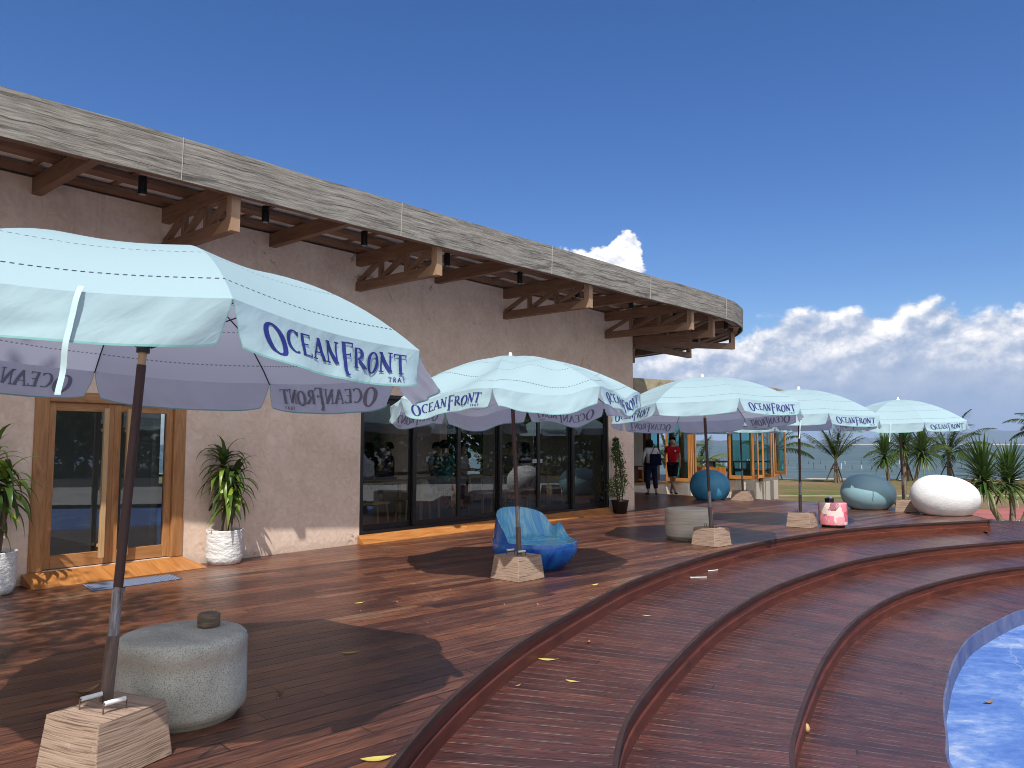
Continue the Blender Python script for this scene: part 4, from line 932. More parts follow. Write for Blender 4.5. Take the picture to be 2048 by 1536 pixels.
# ---------------------------------------------------------------- drums, pods and the blue chair
def drum(name, label, cat, x, y, r, h, m_, foot=0.03, fr=0.86, rnd_=0.045, seed=0, group=None):
    root = empty(name, (x, y, 0), label, cat, group)
    prof = [(0.0, foot), (r * 0.93, foot)] + [(r - rnd_ + rnd_ * math.sin(a), foot + rnd_ - rnd_ * math.cos(a)) for a in [R(k) for k in (30, 60, 90)]]
    prof += [(r, foot + rnd_ + (h - foot - 2 * rnd_) * t) for t in (.25, .5, .75, 1)] + [(r - rnd_ + rnd_ * math.cos(a), h - rnd_ + rnd_ * math.sin(a)) for a in [R(k) for k in (30, 60, 90)]] + [(r * 0.5, h), (0.0, h)]
    g = MB(); g.lathe(prof, (x, y, 0), 72, fn=lambda a, z: 1 + 0.010 * mnoise.noise(Vector((math.cos(a) * 2, math.sin(a) * 2, z * 4 + seed)))); g.build('body', m_, root)
    g = MB(); g.lathe([(0, 0.001), (r * fr, 0.001), (r * fr, foot + 0.004)], (x, y, 0), 60); g.build('base_ring', m_ if fr > 0.84 and name != 'small_drum_table' else M['darktable'], root)
    return root
drum('drum_table', 'speckled grey stone drum table behind the near parasol foot', 'table', -1.905, 4.56, 0.355, 0.465, M['greydrum'], seed=3)
drum('drum_table', 'banded beige drum table beside the third parasol', 'table', 2.93, 12.88, 0.385, 0.50, M['banded'], seed=5)
drum('small_drum_table', 'small pink patchwork drum table near the terrace edge', 'table', 6.08, 14.72, 0.255, 0.455, M['pink'], foot=0.04, fr=0.8, rnd_=0.02, seed=8)
g = MB(); g.lathe([(0.0, 0), (0.062, 0), (0.066, 0.02), (0.066, 0.068), (0.060, 0.075), (0.0, 0.075)], (-1.815, 4.70, 0.467), 22, fn=lambda a, z: 1 + 0.10 * mnoise.noise(Vector((math.cos(a) * 3, math.sin(a) * 3, z * 8))))
single(g, 'log_slice', M['bark'], 'short slice of bark covered log lying on the speckled stone drum', 'log')
ro = empty('ashtray', (6.02, 14.72, 0.457), 'black square ashtray with crumpled foil on the pink drum', 'ashtray')
g = MB(); g.box((6.02, 14.72, 0.497), 0.115, 0.115, 0.075, 0.3, 1.05); bevel(g.build('tray', M['black'], ro), 0.006)
g = MB(); g.lathe([(0, 0), (0.035, 0.0), (0.042, .02), (0.03, .045), (0, .05)], (6.03, 14.72, 0.53), 9, smooth=False, fn=lambda a, z: 1 + 0.3 * math.sin(a * 3 + z * 90)); g.build('foil', mat('foil', (0.6, 0.62, 0.65), 0.3, 0.8)[0], ro)

def pod(name, label, x, y, a, b, h, m_, skew, rz=0.0, cut=0.10, seed=1, bumpy=0.0, hp=0.0):
    """smooth pebble seat: egg section, flattened where it rests"""
    g = MB(); nz, ns = 30, 60; c, s_ = math.cos(rz), math.sin(rz)
    def fn(i, j):
        th = 2 * math.pi * i; phi = math.pi * (cut + (1 - cut) * j)     # phi pi -> top
        r_ = math.sin(phi) ** 0.86; z = h * (0.5 - 0.5 * math.cos(phi)); z0 = h * (0.5 - 0.5 * math.cos(math.pi * cut)); z = (z - z0) * h / (h - z0)
        px, py = a * r_ * math.cos(th), b * r_ * math.sin(th)
        px += skew * a * (z / h - 0.4) * -1; z *= 1 - hp * max(-1.0, min(1.0, px / a)) * (z / h)
        q = Vector((px * c - py * s_, px * s_ + py * c, z)); q *= 1.0
        k = 1 + bumpy * mnoise.noise(Vector((q.x * 5, q.y * 5, q.z * 14 + seed))) + bumpy * 0.7 * mnoise.noise(q * 13)
        return Vector((x, y, 0.001)) + Vector((q.x * k, q.y * k, q.z))
    g.grid(fn, ns, nz, flip=True)
    g.add([fn(i / ns, 0) for i in range(ns)], [tuple(range(ns))])
    o = g.build(name, m_); me = o.data; bm = bmesh.new(); bm.from_mesh(me); bmesh.ops.remove_doubles(bm, verts=bm.verts, dist=0.0005); bmesh.ops.recalc_face_normals(bm, faces=bm.faces); bm.to_mesh(me); bm.free()
    return tag(o, label, 'pod seat', 'pebble shaped pod seats')
pod('pod_seat', 'round glossy blue pod seat in front of the seaside pavilion', 5.62, 22.0, 0.56, 0.52, 0.845, M['egg_blue'], 0.02, cut=0.22, hp=0.05)
pod('pod_seat', 'matt grey blue pod seat behind the small pink drum', 8.60, 18.72, 0.63, 0.56, 0.83, M['egg_grey'], 0.04, cut=0.20, hp=0.06)
pod('pod_seat', 'rough white pod seat at the right end of the terrace', 9.58, 17.15, 0.72, 0.58, 0.87, M['egg_white'], 0.05, cut=0.20, seed=4, bumpy=0.004, hp=0.08)

def blue_chair():
    cx, cy = 0.24, 10.02; root = empty('resin_chair', (cx, cy, 0), 'glossy marbled blue resin lounge chair behind the second parasol pole', 'chair')
    N_ = 96; SEAT = 0.36
    def dA(a, c): return (a - c + math.pi) % (2 * math.pi) - math.pi
    def rimz(a):
        d = dA(a, R(128)); z = 0.335 + 0.37 * max(0, 1 - (abs(d) / R(105)) ** 2.3) ** 0.75
        z -= 0.10 * math.exp(-(dA(a, R(52)) / R(10)) ** 2); z += 0.045 * math.exp(-(dA(a, R(38)) / R(7)) ** 2)
        z -= 0.012 * math.cos(a + 0.8)
        return z
    def rimr(a): return 0.50 + 0.05 * math.cos(a - R(-20)) + 0.02 * math.cos(2 * a + 1) - (0.05 if 0 else 0) * 1 + 0.01 * max(0, (rimz(a) - 0.45) / 0.3)
    def outer(i, j):
        a = 2 * math.pi * i; zt = rimz(a); r1 = rimr(a)
        z = zt * j; prof = 0.70 + 0.36 * math.sin(math.pi * min(1, 0.10 + 0.62 * (z / 0.36) ** 0.75) * 0.78) if z < 0.36 else 1.0
        t = min(1, z / 0.34); r_ = r1 * (0.76 + 0.31 * math.sin(min(1, t * 1.05) * math.pi * 0.62) ** 0.9)
        if z > 0.34: r_ = r1 * (1.028 - 0.10 * (z - 0.34) / 0.36)
        return Vector((cx + r_ * math.cos(a), cy + r_ * math.sin(a), 0.002 + z))
    g = MB(); g.grid(outer, N_, 26); g.build('shell', M['chair_out'], root)
    def inner(i, j):
        a = 2 * math.pi * i; top = outer(i, 1.0); h = rimz(a) - SEAT
        r_ = math.hypot(top.x - cx, top.y - cy)
        if j < 0.35:
            t = j / 0.35; rr_ = r_ - 0.012 - (0.05 + 0.14 * max(0, h)) * t; z = top.z - 0.006 * min(1, t * 8) - max(0.01, top.z - SEAT + 0.02) * t ** 0.8
        else:
            t = (j - 0.35) / 0.65; rb = r_ - 0.012 - (0.05 + 0.14 * max(0, h)); rr_ = rb * (1 - t); z = min(SEAT - 0.02, top.z - 0.015) * (1 - t) + (SEAT - 0.045) * t
            z += 0.008 * math.sin(a * 9 + 2) * math.sin(math.pi * t)
        return Vector((cx + rr_ * math.cos(a), cy + rr_ * math.sin(a), z))
    g = MB(); g.grid(inner, N_, 26, flip=True); g.build('seat', M['chair_in'], root)
    g = MB()
    g.grid(lambda i, j: (outer(i, 1.0) if j == 0 else (inner(i, 0.0) if j == 1 else (outer(i, 1.0) + inner(i, 0.0)) / 2 + Vector((0, 0, 0.006)))), N_, 2, flip=True); g.build('rim', M['chair_in'], root)
blue_chair()

# ---------------------------------------------------------------- planting helpers
def blade(mb, p, d, length, width, droop, u, n=7, fold=0.3, side=None, taper=0.5, curl=0.0):
    """one strap leaf from p along d, arching down; UV u = its own shade, v along it"""
    d = Vector(d).normalized(); side = side or (d.cross(ZUP) if abs(d.z) < 0.97 else Vector((1, 0, 0))); side = side.normalized()
    c = Vector(p); vs = []; step = length / n; cur = d.copy()
    for i in range(n + 1):
        t = i / n; w = width * (math.sin(math.pi * min(1, (t * 0.92 + 0.08)) ** taper)) ** 0.8 * 0.5 if t < 1 else 0.0005
        up = side.cross(cur).normalized()
        vs += [c - side * w + up * w * fold, c.copy(), c + side * w + up * w * fold]
        cur = (cur + Vector((0, 0, -droop * step * (0.6 + 1.6 * t))) + side * curl * step).normalized(); c = c + cur * step
    fs = []; us = []
    for i in range(n):
        for k in (0, 1):
            a = i * 3 + k; fs.append((a, a + 1, a + 4, a + 3)); us.append([(u, i / n), (u, i / n), (u, (i + 1) / n), (u, (i + 1) / n)])
    mb.add(vs, fs, us, True)
def quadleaf(mb, p, r, u, rr, flat=0.4):
    d = Vector((rr.gauss(0, 1), rr.gauss(0, 1), rr.gauss(0, 1) * flat)).normalized(); s_ = d.orthogonal().normalized()
    s_ = (s_ * rr.uniform(.3, 1) + d.cross(s_) * rr.uniform(-1, 1)).normalized(); w = r * 0.36
    mb.add([p - d * r * .5, p + s_ * w, p + d * r * .5, p - s_ * w], [(0, 1, 2, 3)], [[(u, 0), (u, .5), (u, 1), (u, .5)]])
def white_pot(root, x, y, r=0.235, h=0.44):
    g = MB(); prof = [(0.0, 0.004), (r * 0.84, 0.004), (r * 0.93, 0.05)] + [(r * (0.95 + 0.04 * t), 0.05 + (h - .05) * t) for t in [k / 26 for k in range(1, 27)]] + [(r * 0.93, h), (r * 0.92, h - 0.05)]
    g.lathe(prof, (x, y, 0), 90, fn=lambda a, z: 1 + 0.035 * mnoise.noise(Vector((math.cos(a) * 2.0, math.sin(a) * 2.0, z * 26))) + 0.02 * mnoise.noise(Vector((math.cos(a) * 9, math.sin(a) * 9, z * 50))))
    g.build('pot', M['pot_white'], root)
    g = MB(); g.lathe([(r * 0.93, h - 0.035), (r * 0.4, h - 0.02), (0, h - 0.025)], (x, y, 0), 30); g.build('soil', M['soil'], root)
def dracaena(x, y, label, seed, hgt=1.30, lean=0.0):
    rr = random.Random(seed); root = empty('potted_dracaena', (x, y, 0), label, 'potted plant', 'potted dracaenas beside the wooden door'); white_pot(root, x, y)
    g = MB(); heads = []
    for k, (dx, dy, hh) in enumerate(((-0.02, 0, hgt - 0.03), (0.05, 0.03, hgt - 0.22), (0.02, -0.04, hgt - 0.40))):
        path = [Vector((x + dx, y + dy, 0.40)), Vector((x + dx * 1.5 + lean * .3, y + dy * 1.5, 0.40 + (hh - .4) * .45)), Vector((x + dx * 2 + lean, y + dy * 2, hh))]
        g.tube(path, [0.027, 0.024, 0.020], 9); heads.append(path[-1])
    g.build('stem', M['bark'], root)
    g = MB()
    for hi, hp_ in enumerate(heads):
        nl = (46, 30, 22)[hi]
        for k in range(nl):
            t = k / nl; a = k * 2.399 + rr.random(); el_ = 1.20 - 1.75 * t + rr.uniform(-.35, .35)
            d = Vector((math.cos(a) * math.cos(el_), math.sin(a) * math.cos(el_), math.sin(el_)))
            p = hp_ + Vector((0, 0, 0.10 - 0.30 * t)) + d * 0.015
            u = rr.random() ** 1.8 * 0.75 + (0.25 if rr.random() < 0.30 else 0) + 0.15 * t
            blade(g, p, d, rr.uniform(0.32, 0.50), rr.uniform(0.060, 0.085), rr.uniform(2.8, 6.0), min(u, 1), 7, 0.25, curl=rr.uniform(-1.2, 1.2))
    g.build('leaves', M['leaf_drac'], root); return root
dracaena(-3.77, 10.22, 'dracaena in a white ribbed pot, right of the wooden door', 11)
dracaena(-5.42, 8.12, 'dracaena in a white ribbed pot at the left edge, left of the wooden door', 12, 1.34, -0.02)
g = MB()
def matf(i, j):
    a, b, c, d = [Vector(q) for q in ((-4.43, 8.28, 0), (-3.81, 9.04, 0), (-4.08, 9.34, 0), (-4.75, 8.66, 0))]
    p = a.lerp(b, i).lerp(d.lerp(c, i), j); return p + Vector((0, 0, 0.006 + 0.002 * math.sin(i * 60)))
g.grid(matf, 60, 10, uvfn=lambda i, j: (i, j)); 
m_, n_, b_, sb = mat('woven_blue_mat', rough=0.95); u_, v_, _ = uvs(n_)
sb(color=n_.mix(n_.m('LESS_THAN', n_.m('FRACT', n_.m('MULTIPLY', u_, 34.0)), 0.45), (0.05, 0.075, 0.16), n_.mix(n_.m('LESS_THAN', n_.m('FRACT', n_.m('MULTIPLY', v_, 9.0)), 0.3), (0.30, 0.34, 0.42), (0.12, 0.15, 0.24))))
o = g.build('door_mat', m_); tag(o, 'blue and white striped woven mat in front of the door ramp', 'mat')
so_ = o.modifiers.new('t', 'SOLIDIFY'); so_.thickness = 0.006; so_.offset = -0.6

# shrub in the black pot at the corner
x, y = 2.44, 17.52; root = empty('potted_shrub', (x, y, 0), 'twisting bushy shrub in a black plastic pot at the wall corner', 'potted plant')
g = MB(); g.lathe([(0, .003), (.145, .003), (.19, .27), (.205, .275), (.205, .30), (.19, .30), (.185, .26)], (x, y, 0), 36); g.build('pot', M['black'], root)
g = MB(); g.lathe([(.187, .27), (0, .285)], (x, y, 0), 24); g.build('soil', M['soil'], root)
g = MB(); rr = random.Random(5)
for k in range(5): a = k * 1.3; g.tube([(x + .05 * math.cos(a), y + .05 * math.sin(a), .27), (x + .12 * math.cos(a + 1), y + .12 * math.sin(a + 1), .7), (x - .04 + .05 * math.cos(a + 2), y, 1.25), (x - .02, y, 1.55)], [.012, .01, .008, .004], 6)
g.build('stem', M['barkdark'], root); g = MB()
for k in range(2600):
    t = rr.random(); z = 0.36 + 1.34 * t; cx = x - 0.05 - 0.05 * math.sin(z * 5.0) + 0.02 * t; wd = 0.06 + 0.20 * math.exp(-((z - 0.62) / 0.26) ** 2) + 0.10 * math.exp(-((z - 1.25) / 0.3) ** 2)
    if abs(z - 0.98) < 0.07 and rr.random() < .5: continue
    a = rr.random() * 6.283; r_ = wd * math.sqrt(rr.random()) * rr.uniform(.6, 1.15)
    p = Vector((cx + r_ * math.cos(a), y + r_ * math.sin(a), z + rr.gauss(0, .02)))
    quadleaf(g, p, rr.uniform(.028, .05), min(1, max(0, 0.25 + 0.5 * rr.random() + (0.35 if z < 0.85 else -0.15))), rr)
g.build('leaves', M['leaf_shrub'], root)

# palms, yuccas and trees
def palm(name_label, x, y, z0, crown_h, nf, flen, seed, upright=0.6, stakes=True, trunk_r=0.13, yellow=0.0):
    rr = random.Random(seed); root = empty('coconut_palm', (x, y, z0), name_label, 'palm tree', 'coconut palms on the shore lawn')
    top = Vector((x, y, z0 + crown_h)); g = MB(); g.tube([(x + .05, y, z0 - 0.05), (x, y, z0 + crown_h * .35), (x + .02, y, z0 + crown_h * .8), tuple(top)], [trunk_r * 1.4, trunk_r, trunk_r * .8, trunk_r * .5], 12); g.build('trunk', M['bark'], root)
    for k in range(nf):
        t = k / nf; a = k * 2.4 + rr.random() * .5; el_ = 1.40 - (1.55 - upright) * t + rr.uniform(-.1, .1)
        d = Vector((math.cos(a) * math.cos(el_), math.sin(a) * math.cos(el_), math.sin(el_))); Ln = flen * rr.uniform(.8, 1.1)
        pts = [top.copy()]; cur = d.copy(); n = 14
        for i in range(n): cur = (cur + Vector((0, 0, -(0.035 + 0.12 * (i / n) ** 1.3) * (1.3 - upright * .6)))).normalized(); pts.append(pts[-1] + cur * Ln / n)
        g = MB(); g.tube(pts, [0.022 * (1 - .8 * i / n) + .003 for i in range(n + 1)], 5)
        for q in g.uv: 
            for i in range(len(q)): q[i] = (0.9, 0.5)
        ub = rr.random() * .5 + yellow * rr.random()
        for i in range(44):
            f = 0.14 + 0.86 * i / 44; j = min(int(f * n), n - 1); p = pts[j].lerp(pts[j + 1], f * n - j); tdir = (pts[j + 1] - pts[j]).normalized()
            for sg in (-1, 1):
                sdv = tdir.cross(ZUP).normalized() * sg if abs(tdir.z) < .98 else Vector((sg, 0, 0))
                dd = (sdv * 0.85 + tdir * 0.75 + Vector((0, 0, rr.uniform(-.25, .15)))).normalized()
                blade(g, p, dd, flen * 0.23 * math.sin(math.pi * min(.98, f * .85 + .12)) + 0.05, flen * 0.017 + 0.012, 2.6 / flen * 1.6, min(1, ub + rr.uniform(-.1, .2) + .1), 3, 0.15)
        g.build('frond', M['leaf_palm'], root)
    if stakes:
        g = MB(); c = Vector((x, y, z0))
        for a in (0.5, 2.6, 4.7): g.tube([c + Vector((math.cos(a) * .62, math.sin(a) * .62, 0)), c + Vector((math.cos(a) * .10, math.sin(a) * .10, 1.15))], .035, 6)
        for a in (0.5, 2.6, 4.7): b2 = a + 2.1; g.tube([c + Vector((math.cos(a) * .3, math.sin(a) * .3, .85)), c + Vector((math.cos(b2) * .3, math.sin(b2) * .3, .85))], .03, 6)
        g.build('support_stakes', M['barkdark'], root)
    return root
palm('young upright coconut palm with support stakes, right of the fourth parasol', 19.6, 46.8, -0.75, 1.35, 15, 2.5, 21, 0.95)
palm('coconut palm with wide arching fronds and stakes, beyond the white pod', 28.6, 50.6, -0.75, 1.7, 17, 3.5, 22, 0.30)
palm('coconut palm partly hidden behind the yucca clump', 25.3, 49.6, -0.75, 1.7, 13, 3.0, 23, 0.2)
palm('coconut palm at the right edge with fronds entering the frame', 29.0, 41.5, -0.75, 3.0, 17, 2.4, 24, 0.15, trunk_r=.16)
palm('coconut palm seen through the folding windows of the pavilion', 17.2, 50.5, -0.75, 1.9, 14, 3.0, 25, 0.4)
palm('yellowish coconut palm seen left of the open pavilion window', 11.2, 46.0, -0.75, 1.0, 12, 2.4, 26, 0.3, False, yellow=.5)
palm('coconut palm seen through the teal glass of the pavilion', 8.6, 42.5, -0.75, 1.4, 13, 2.5, 27, 0.3, False)

def yucca(label, base, heads, seed, ll=0.8, trunk=0.07):
    rr = random.Random(seed); root = empty('yucca_clump', base, label, 'yucca', 'spiky yuccas at the end of the terrace'); B = Vector(base)
    for (hx, hy, hz, r_, tilt) in heads:
        H_ = Vector((hx, hy, hz)); g = MB()
        st = B + Vector(((hx - B.x) * 0.25, (hy - B.y) * .25, 0)); mid = st.lerp(H_, .5) + Vector((rr.uniform(-.1, .1), 0, -.12))
        g.tube([st - Vector((0, 0, .05)), st.lerp(mid, .5) + Vector((0, 0, -.04)), mid, mid.lerp(H_, .6), H_], [trunk * 1.2, trunk, trunk * .9, trunk * .85, trunk * .6], 9); tr_ = g.build('trunk', M['bark'], root)
        g = MB(); nl = 120
        for k in range(nl):
            t = k / nl; a = k * 2.39996; el_ = 1.45 - 2.15 * t ** 1.15 + rr.uniform(-.1, .1)
            d = (Vector((math.cos(a) * math.cos(el_), math.sin(a) * math.cos(el_), math.sin(el_))) + Vector(tilt)).normalized()
            u = min(1, (0.15 + 0.5 * rr.random() + 0.4 * max(0, t - .5)))
            blade(g, H_ + Vector((0, 0, .10 - .22 * t)), d, r_ * rr.uniform(.75, 1.05) * (1 - .2 * t), 0.060 * r_ / .9, 0.25 + 0.9 * t, u, 4, 0.3)
        g.build('leaf_rosette', M['leaf_yucca'], root)
yucca('yucca clump with pale striped rosettes between the grey blue pod and the white pod', (14.55, 28.9, -0.75), [(13.9, 28.8, 1.15, 1.0, (0, 0, 0)), (14.9, 29.4, 1.55, .9, (0, 0, 0.1)), (15.35, 28.9, 1.25, 1.15, (0, 0, 0))], 31)
yucca('darker yucca with spreading sword leaves at the right edge of the picture', (14.1, 21.9, -0.75), [(13.35, 21.9, .55, 1.35, (-.25, 0, .2)), (14.25, 22.2, .50, 1.3, (.1, 0, .3)), (14.9, 21.7, .95, 1.0, (.1, 0, .2))], 32, trunk=.085)

def tree(label, x, y, z0, h, cr, seed, nleaf=5200, leaf=0.16, group='broad trees around the car park', crown_z=0.66, sq=0.75, gaps=0.28):
    rr = random.Random(seed); root = empty('broadleaf_tree', (x, y, z0), label, 'tree', group); g = MB(); top = Vector((x, y, z0 + h * .62))
    g.tube([(x, y, z0 - .1), (x + .1, y, z0 + h * .3), tuple(top)], [cr * .085, cr * .06, cr * .035], 9); cl = []
    for k in range(15):
        a = k * 2.4; e = rr.uniform(-.35, 1.2); d = Vector((math.cos(a) * math.cos(e), math.sin(a) * math.cos(e), math.sin(e) * sq)) * cr * rr.uniform(.45, .9)
        c = Vector((x, y, z0 + h * crown_z)) + d; cl.append((c, cr * rr.uniform(.28, .46)))
        g.tube([tuple(Vector((x, y, z0 + h * rr.uniform(.3, .6)))), tuple((Vector((x, y, z0 + h * .6)) + c) / 2 + Vector((0, 0, -.1))), tuple(c)], [cr * .03, cr * .018, cr * .006], 6)
    g.build('trunk', M['barkdark'], root); g = MB()
    for i in range(nleaf):
        c, r_ = cl[int(rr.random() * len(cl))]; d = Vector((rr.gauss(0, 1), rr.gauss(0, 1), rr.gauss(0, .8))).normalized()
        p = c + d * r_ * rr.uniform(.35, 1.05)
        if mnoise.noise(p * (1.6 / max(cr * .5, 1))) < -gaps: continue
        quadleaf(g, p, leaf * rr.uniform(.7, 1.4), min(1, max(0, 0.45 + .4 * mnoise.noise(p * .9) + rr.uniform(-.3, .3))), rr, .8)
    g.build('crown', M['leaf_tree'], root); return root
# tree left of the photographer whose dappled shade falls on the door and the near parasol
tree('tall thin crowned tree behind the photographer, casting dappled shade by the wooden door', -5.9, 1.1, -0.9, 9.8, 3.0, 41, 3600, 0.15, 'shade trees of the forecourt', 0.74, .7, .12)
# trees seen through the glass and mirrored in it
T0 = tree('leafy tree seen bright through the far window of the dining room', L(15.6, -9.2).x, L(15.6, -9.2).y, -0.75, 6.4, 3.6, 42, 15000, .2, 'trees behind the restaurant', .42, .95, .6)
src = tree('broad tree in the row beyond the car park', 46, 6, -0.75, 8.5, 5.0, 43, 9000, .42, crown_z=.52, sq=.9, gaps=.6)
for i, (tx_, ty_, rz, sc) in enumerate(((47, 14, 1, 1.0), (46.5, -2.5, 2, 1.1), (48, -10.5, 3, .95), (47, 22, 4, 1.05), (46, 30, 5, .9), (49, -19, 6, 1.15), (47.5, -27, 0.5, 1.0))):
    clone(src, (tx_, ty_, -0.75), rz, None, sc)
for o in [o for o in bpy.data.objects if o.name.startswith('broadleaf_tree') and o.get('group') == 'broad trees around the car park']: o['label'] = 'broad tree in the row beyond the car park, only mirrored in the glass doors'

# ---------------------------------------------------------------- people
def skinmesh(name, nodes, edges, mt, parent, sub=2, rootn=0):
    me = bpy.data.meshes.new(name); me.from_pydata([tuple(n[0]) for n in nodes], edges, [])
    o = bpy.data.objects.new(name, me); col.objects.link(o); o.parent = parent; me.materials.append(mt)
    md = o.modifiers.new('skin', 'SKIN'); md.use_smooth_shade = True
    for i, n in enumerate(nodes):
        sv = me.skin_vertices[0].data[i]; sv.radius = (n[1], n[2] if len(n) > 2 else n[1]); sv.use_root = (i == rootn)
    ss = o.modifiers.new('sub', 'SUBSURF'); ss.levels = sub; ss.render_levels = sub
    ORG[o.name] = ORG[parent.name]; return o
def person(label, loc, face, pose, top, bottom, hair='short', long_sleeve=False, short_legs=False, shoes=(0.02, 0.02, 0.02), s=1.0, group=None, dress=None):
    """local frame: x to the person's right, y forward, z up"""
    root = empty('person', loc, label, 'person', group); root.rotation_euler = (0, 0, face); root.scale = (s, s, s)
    J = dict(pel=(0, 0, .94), sp=(0, .0, 1.12), ch=(0, -.01, 1.32), nb=(0, -.01, 1.45), nk=(0, .01, 1.51), hd=(0, .025, 1.60), ht=(0, .02, 1.675), chin=(0, .085, 1.545), nose=(0, .118, 1.595),
             sL=(-.165, -.01, 1.405), sR=(.165, -.01, 1.405), eL=(-.21, -.02, 1.13), eR=(.21, -.02, 1.13), wL=(-.21, .05, .89), wR=(.21, .05, .89),
             hL=(-.09, 0, .90), hR=(.09, 0, .90), kL=(-.10, .02, .49), kR=(.10, .02, .49), aL=(-.10, -.02, .09), aR=(.10, -.02, .09), tL=(-.11, .13, .04), tR=(.11, .13, .04))
    J.update(pose); J = {k: Vector(v) for k, v in J.items()}
    nodes = []; idx = {}
    def N(k, r, r2=None): idx[k] = len(nodes); nodes.append((J[k] if k in J else k, r, r2 or r))
    def add(v, r, r2=None): nodes.append((Vector(v), r, r2 or r)); return len(nodes) - 1
    N('pel', .125, .10); N('sp', .115, .085); N('ch', .135, .095); N('nb', .062); N('nk', .05); N('hd', .082, .088); N('ht', .066, .072)
    E_ = [(0, 1), (1, 2), (2, 3), (3, 4), (4, 5), (5, 6)]
    a = add(J['chin'] + (J['hd'] - J['chin']) * .25, .034); E_.append((5, a)); nz = add(J['nose'], .011); E_.append((5, nz))
    for sx, c in ((-1, 'L'), (1, 'R')):
        ear = add(J['hd'] + Vector((sx * .088, -.01, -.005)), .016, .01); E_.append((5, ear))
        sh = add(J['s' + c], .052); el_ = add(J['e' + c], .037); wr = add(J['w' + c], .024)
        E_ += [(2, sh), (sh, el_), (el_, wr)]
        d = (J['w' + c] - J['e' + c]).normalized(); pm = add(J['w' + c] + d * .055, .030, .016); E_.append((wr, pm))
        sd2 = d.cross(Vector((sx, .3, .2))).normalized(); nn = d.cross(sd2)
        for fi, (off, ln) in enumerate(((-.026, .062), (-.009, .072), (.009, .067), (.025, .052))):
            f1 = add(nodes[pm][0] + sd2 * off + d * .035, .0085); f2 = add(nodes[pm][0] + sd2 * off * 1.1 + d * (.03 + ln) + nn * -.018 * sx, .0068); E_ += [(pm, f1), (f1, f2)]
        t1 = add(nodes[wr][0] + d * .03 - sd2 * .035, .0095); t2 = add(nodes[wr][0] + d * .07 - sd2 * .048, .008); E_ += [(wr, t1), (t1, t2)]
        h_ = add(J['h' + c], .085); kn = add(J['k' + c], .056); an = add(J['a' + c], .036); to = add(J['t' + c], .036, .022)
        cf = add(J['k' + c].lerp(J['a' + c], .3) + Vector((0, -.02, 0)), .053); E_ += [(0, h_), (h_, kn), (kn, cf), (cf, an), (an, to)]
    skinmesh('body', nodes, E_, M['skin'], root)
    # top
    tn = [(J['pel'] + Vector((0, 0, -.05)), .158, .128), (J['sp'], .160, .122), (J['ch'], .158, .118), (J['nb'] + Vector((0, 0, -.035)), .085, .075)]; te = [(0, 1), (1, 2), (2, 3)]
    for c in 'LR':
        tn.append((J['s' + c], .066, .066)); i = len(tn) - 1; te.append((2, i)); f = 1.0 if long_sleeve else .62
        tn.append((J['s' + c].lerp(J['e' + c], f), .060 if not long_sleeve else .048, .06 if not long_sleeve else .048)); te.append((i, i + 1))
        if long_sleeve: tn.append((J['e' + c].lerp(J['w' + c], .9), .036, .036)); te.append((i + 1, i + 2))
    skinmesh('shirt' if not dress else 'dress', tn, te, top, root)
    bn = [(J['pel'] + Vector((0, 0, .03)), .142, .116)]; be = []
    for c in 'LR':
        bn.append((J['h' + c], .100, .105)); i = len(bn) - 1; be.append((0, i)); bn.append((J['h' + c].lerp(J['k' + c], .95), .085, .088)); be.append((i, i + 1))
        if not short_legs: bn.append((J['k' + c].lerp(J['a' + c], .78), .066, .068)); be.append((i + 1, i + 2))
    skinmesh('trousers' if not short_legs else 'shorts', bn, be, bottom, root)
    sm_ = mat('shoe', shoes, .6)[0]
    for c in 'LR':
        A_, T_ = J['a' + c], J['t' + c]; skinmesh('shoe', [(Vector((A_.x, A_.y - .03, A_.z - .045)), .042, .036), (A_.lerp(T_, .5) + Vector((0, 0, -.012)), .044, .034), (T_ + Vector((0, .02, 0)), .042, .026)], [(0, 1), (1, 2)], sm_, root, 1)
    g = MB(); H_ = J['hd'] + Vector((0, -.012, .022)); fw = (J['nose'] - J['hd']); fw.z = 0; fw.normalize(); lowz = {'short': -.045, 'bob': -.15, 'long': -.26, 'bun': -.05}[hair]
    def hf(i, j):
        a = 2 * math.pi * i; d = Vector((math.cos(a), math.sin(a), 0)); fr_ = max(0, d.dot(fw)); z = 0.14 * math.cos(j * math.pi / 2)
        lo = lowz * (1 - min(1, fr_ * 1.6) ** .7) + .055 * min(1, fr_ * 1.6)
        if j > .6: z = 0.14 * math.cos(.6 * math.pi / 2) + (lo - 0.05) * (j - .6) / .4
        r_ = math.sin(min(1, j * 1.25) * math.pi / 2) * (.104 if hair != 'bob' else .106 + .050 * max(0, j - .5) * (1 - fr_))
        if hair in ('bob', 'long') and j > .9: r_ *= .9
        r_ *= 1 + .05 * mnoise.noise(Vector((d.x * 4, d.y * 4, j * 5)))
        return ORG[root.name] + H_ + d * r_ + Vector((0, 0, z)) - fw * (.02 * j if hair != 'short' else .01 * j)
    g.grid(hf, 28, 14); 
    if hair == 'bun': g.lathe([(0, -.04), (.035, -.02), (.042, 0), (.03, .03), (0, .04)], ORG[root.name] + H_ - fw * .07 + Vector((0, 0, .09)), 12)
    g.build('hair', M['hair'], root)
    return root, J
C_ = {k: cloth('cloth_' + k, v) for k, v in dict(white=(.62, .62, .62), navy=(.012, .02, .05), red=(.50, .012, .022), black=(.012, .012, .016), teal=(.05, .26, .24), pale=(.38, .48, .58), purple=(.12, .06, .14), grey=(.2, .2, .2), blue=(.02, .07, .30)).items()}
m_, n_, b_, sb = mat('striped_knit', rough=.9); x_, y_, z_ = n_.sep(objco(n_))
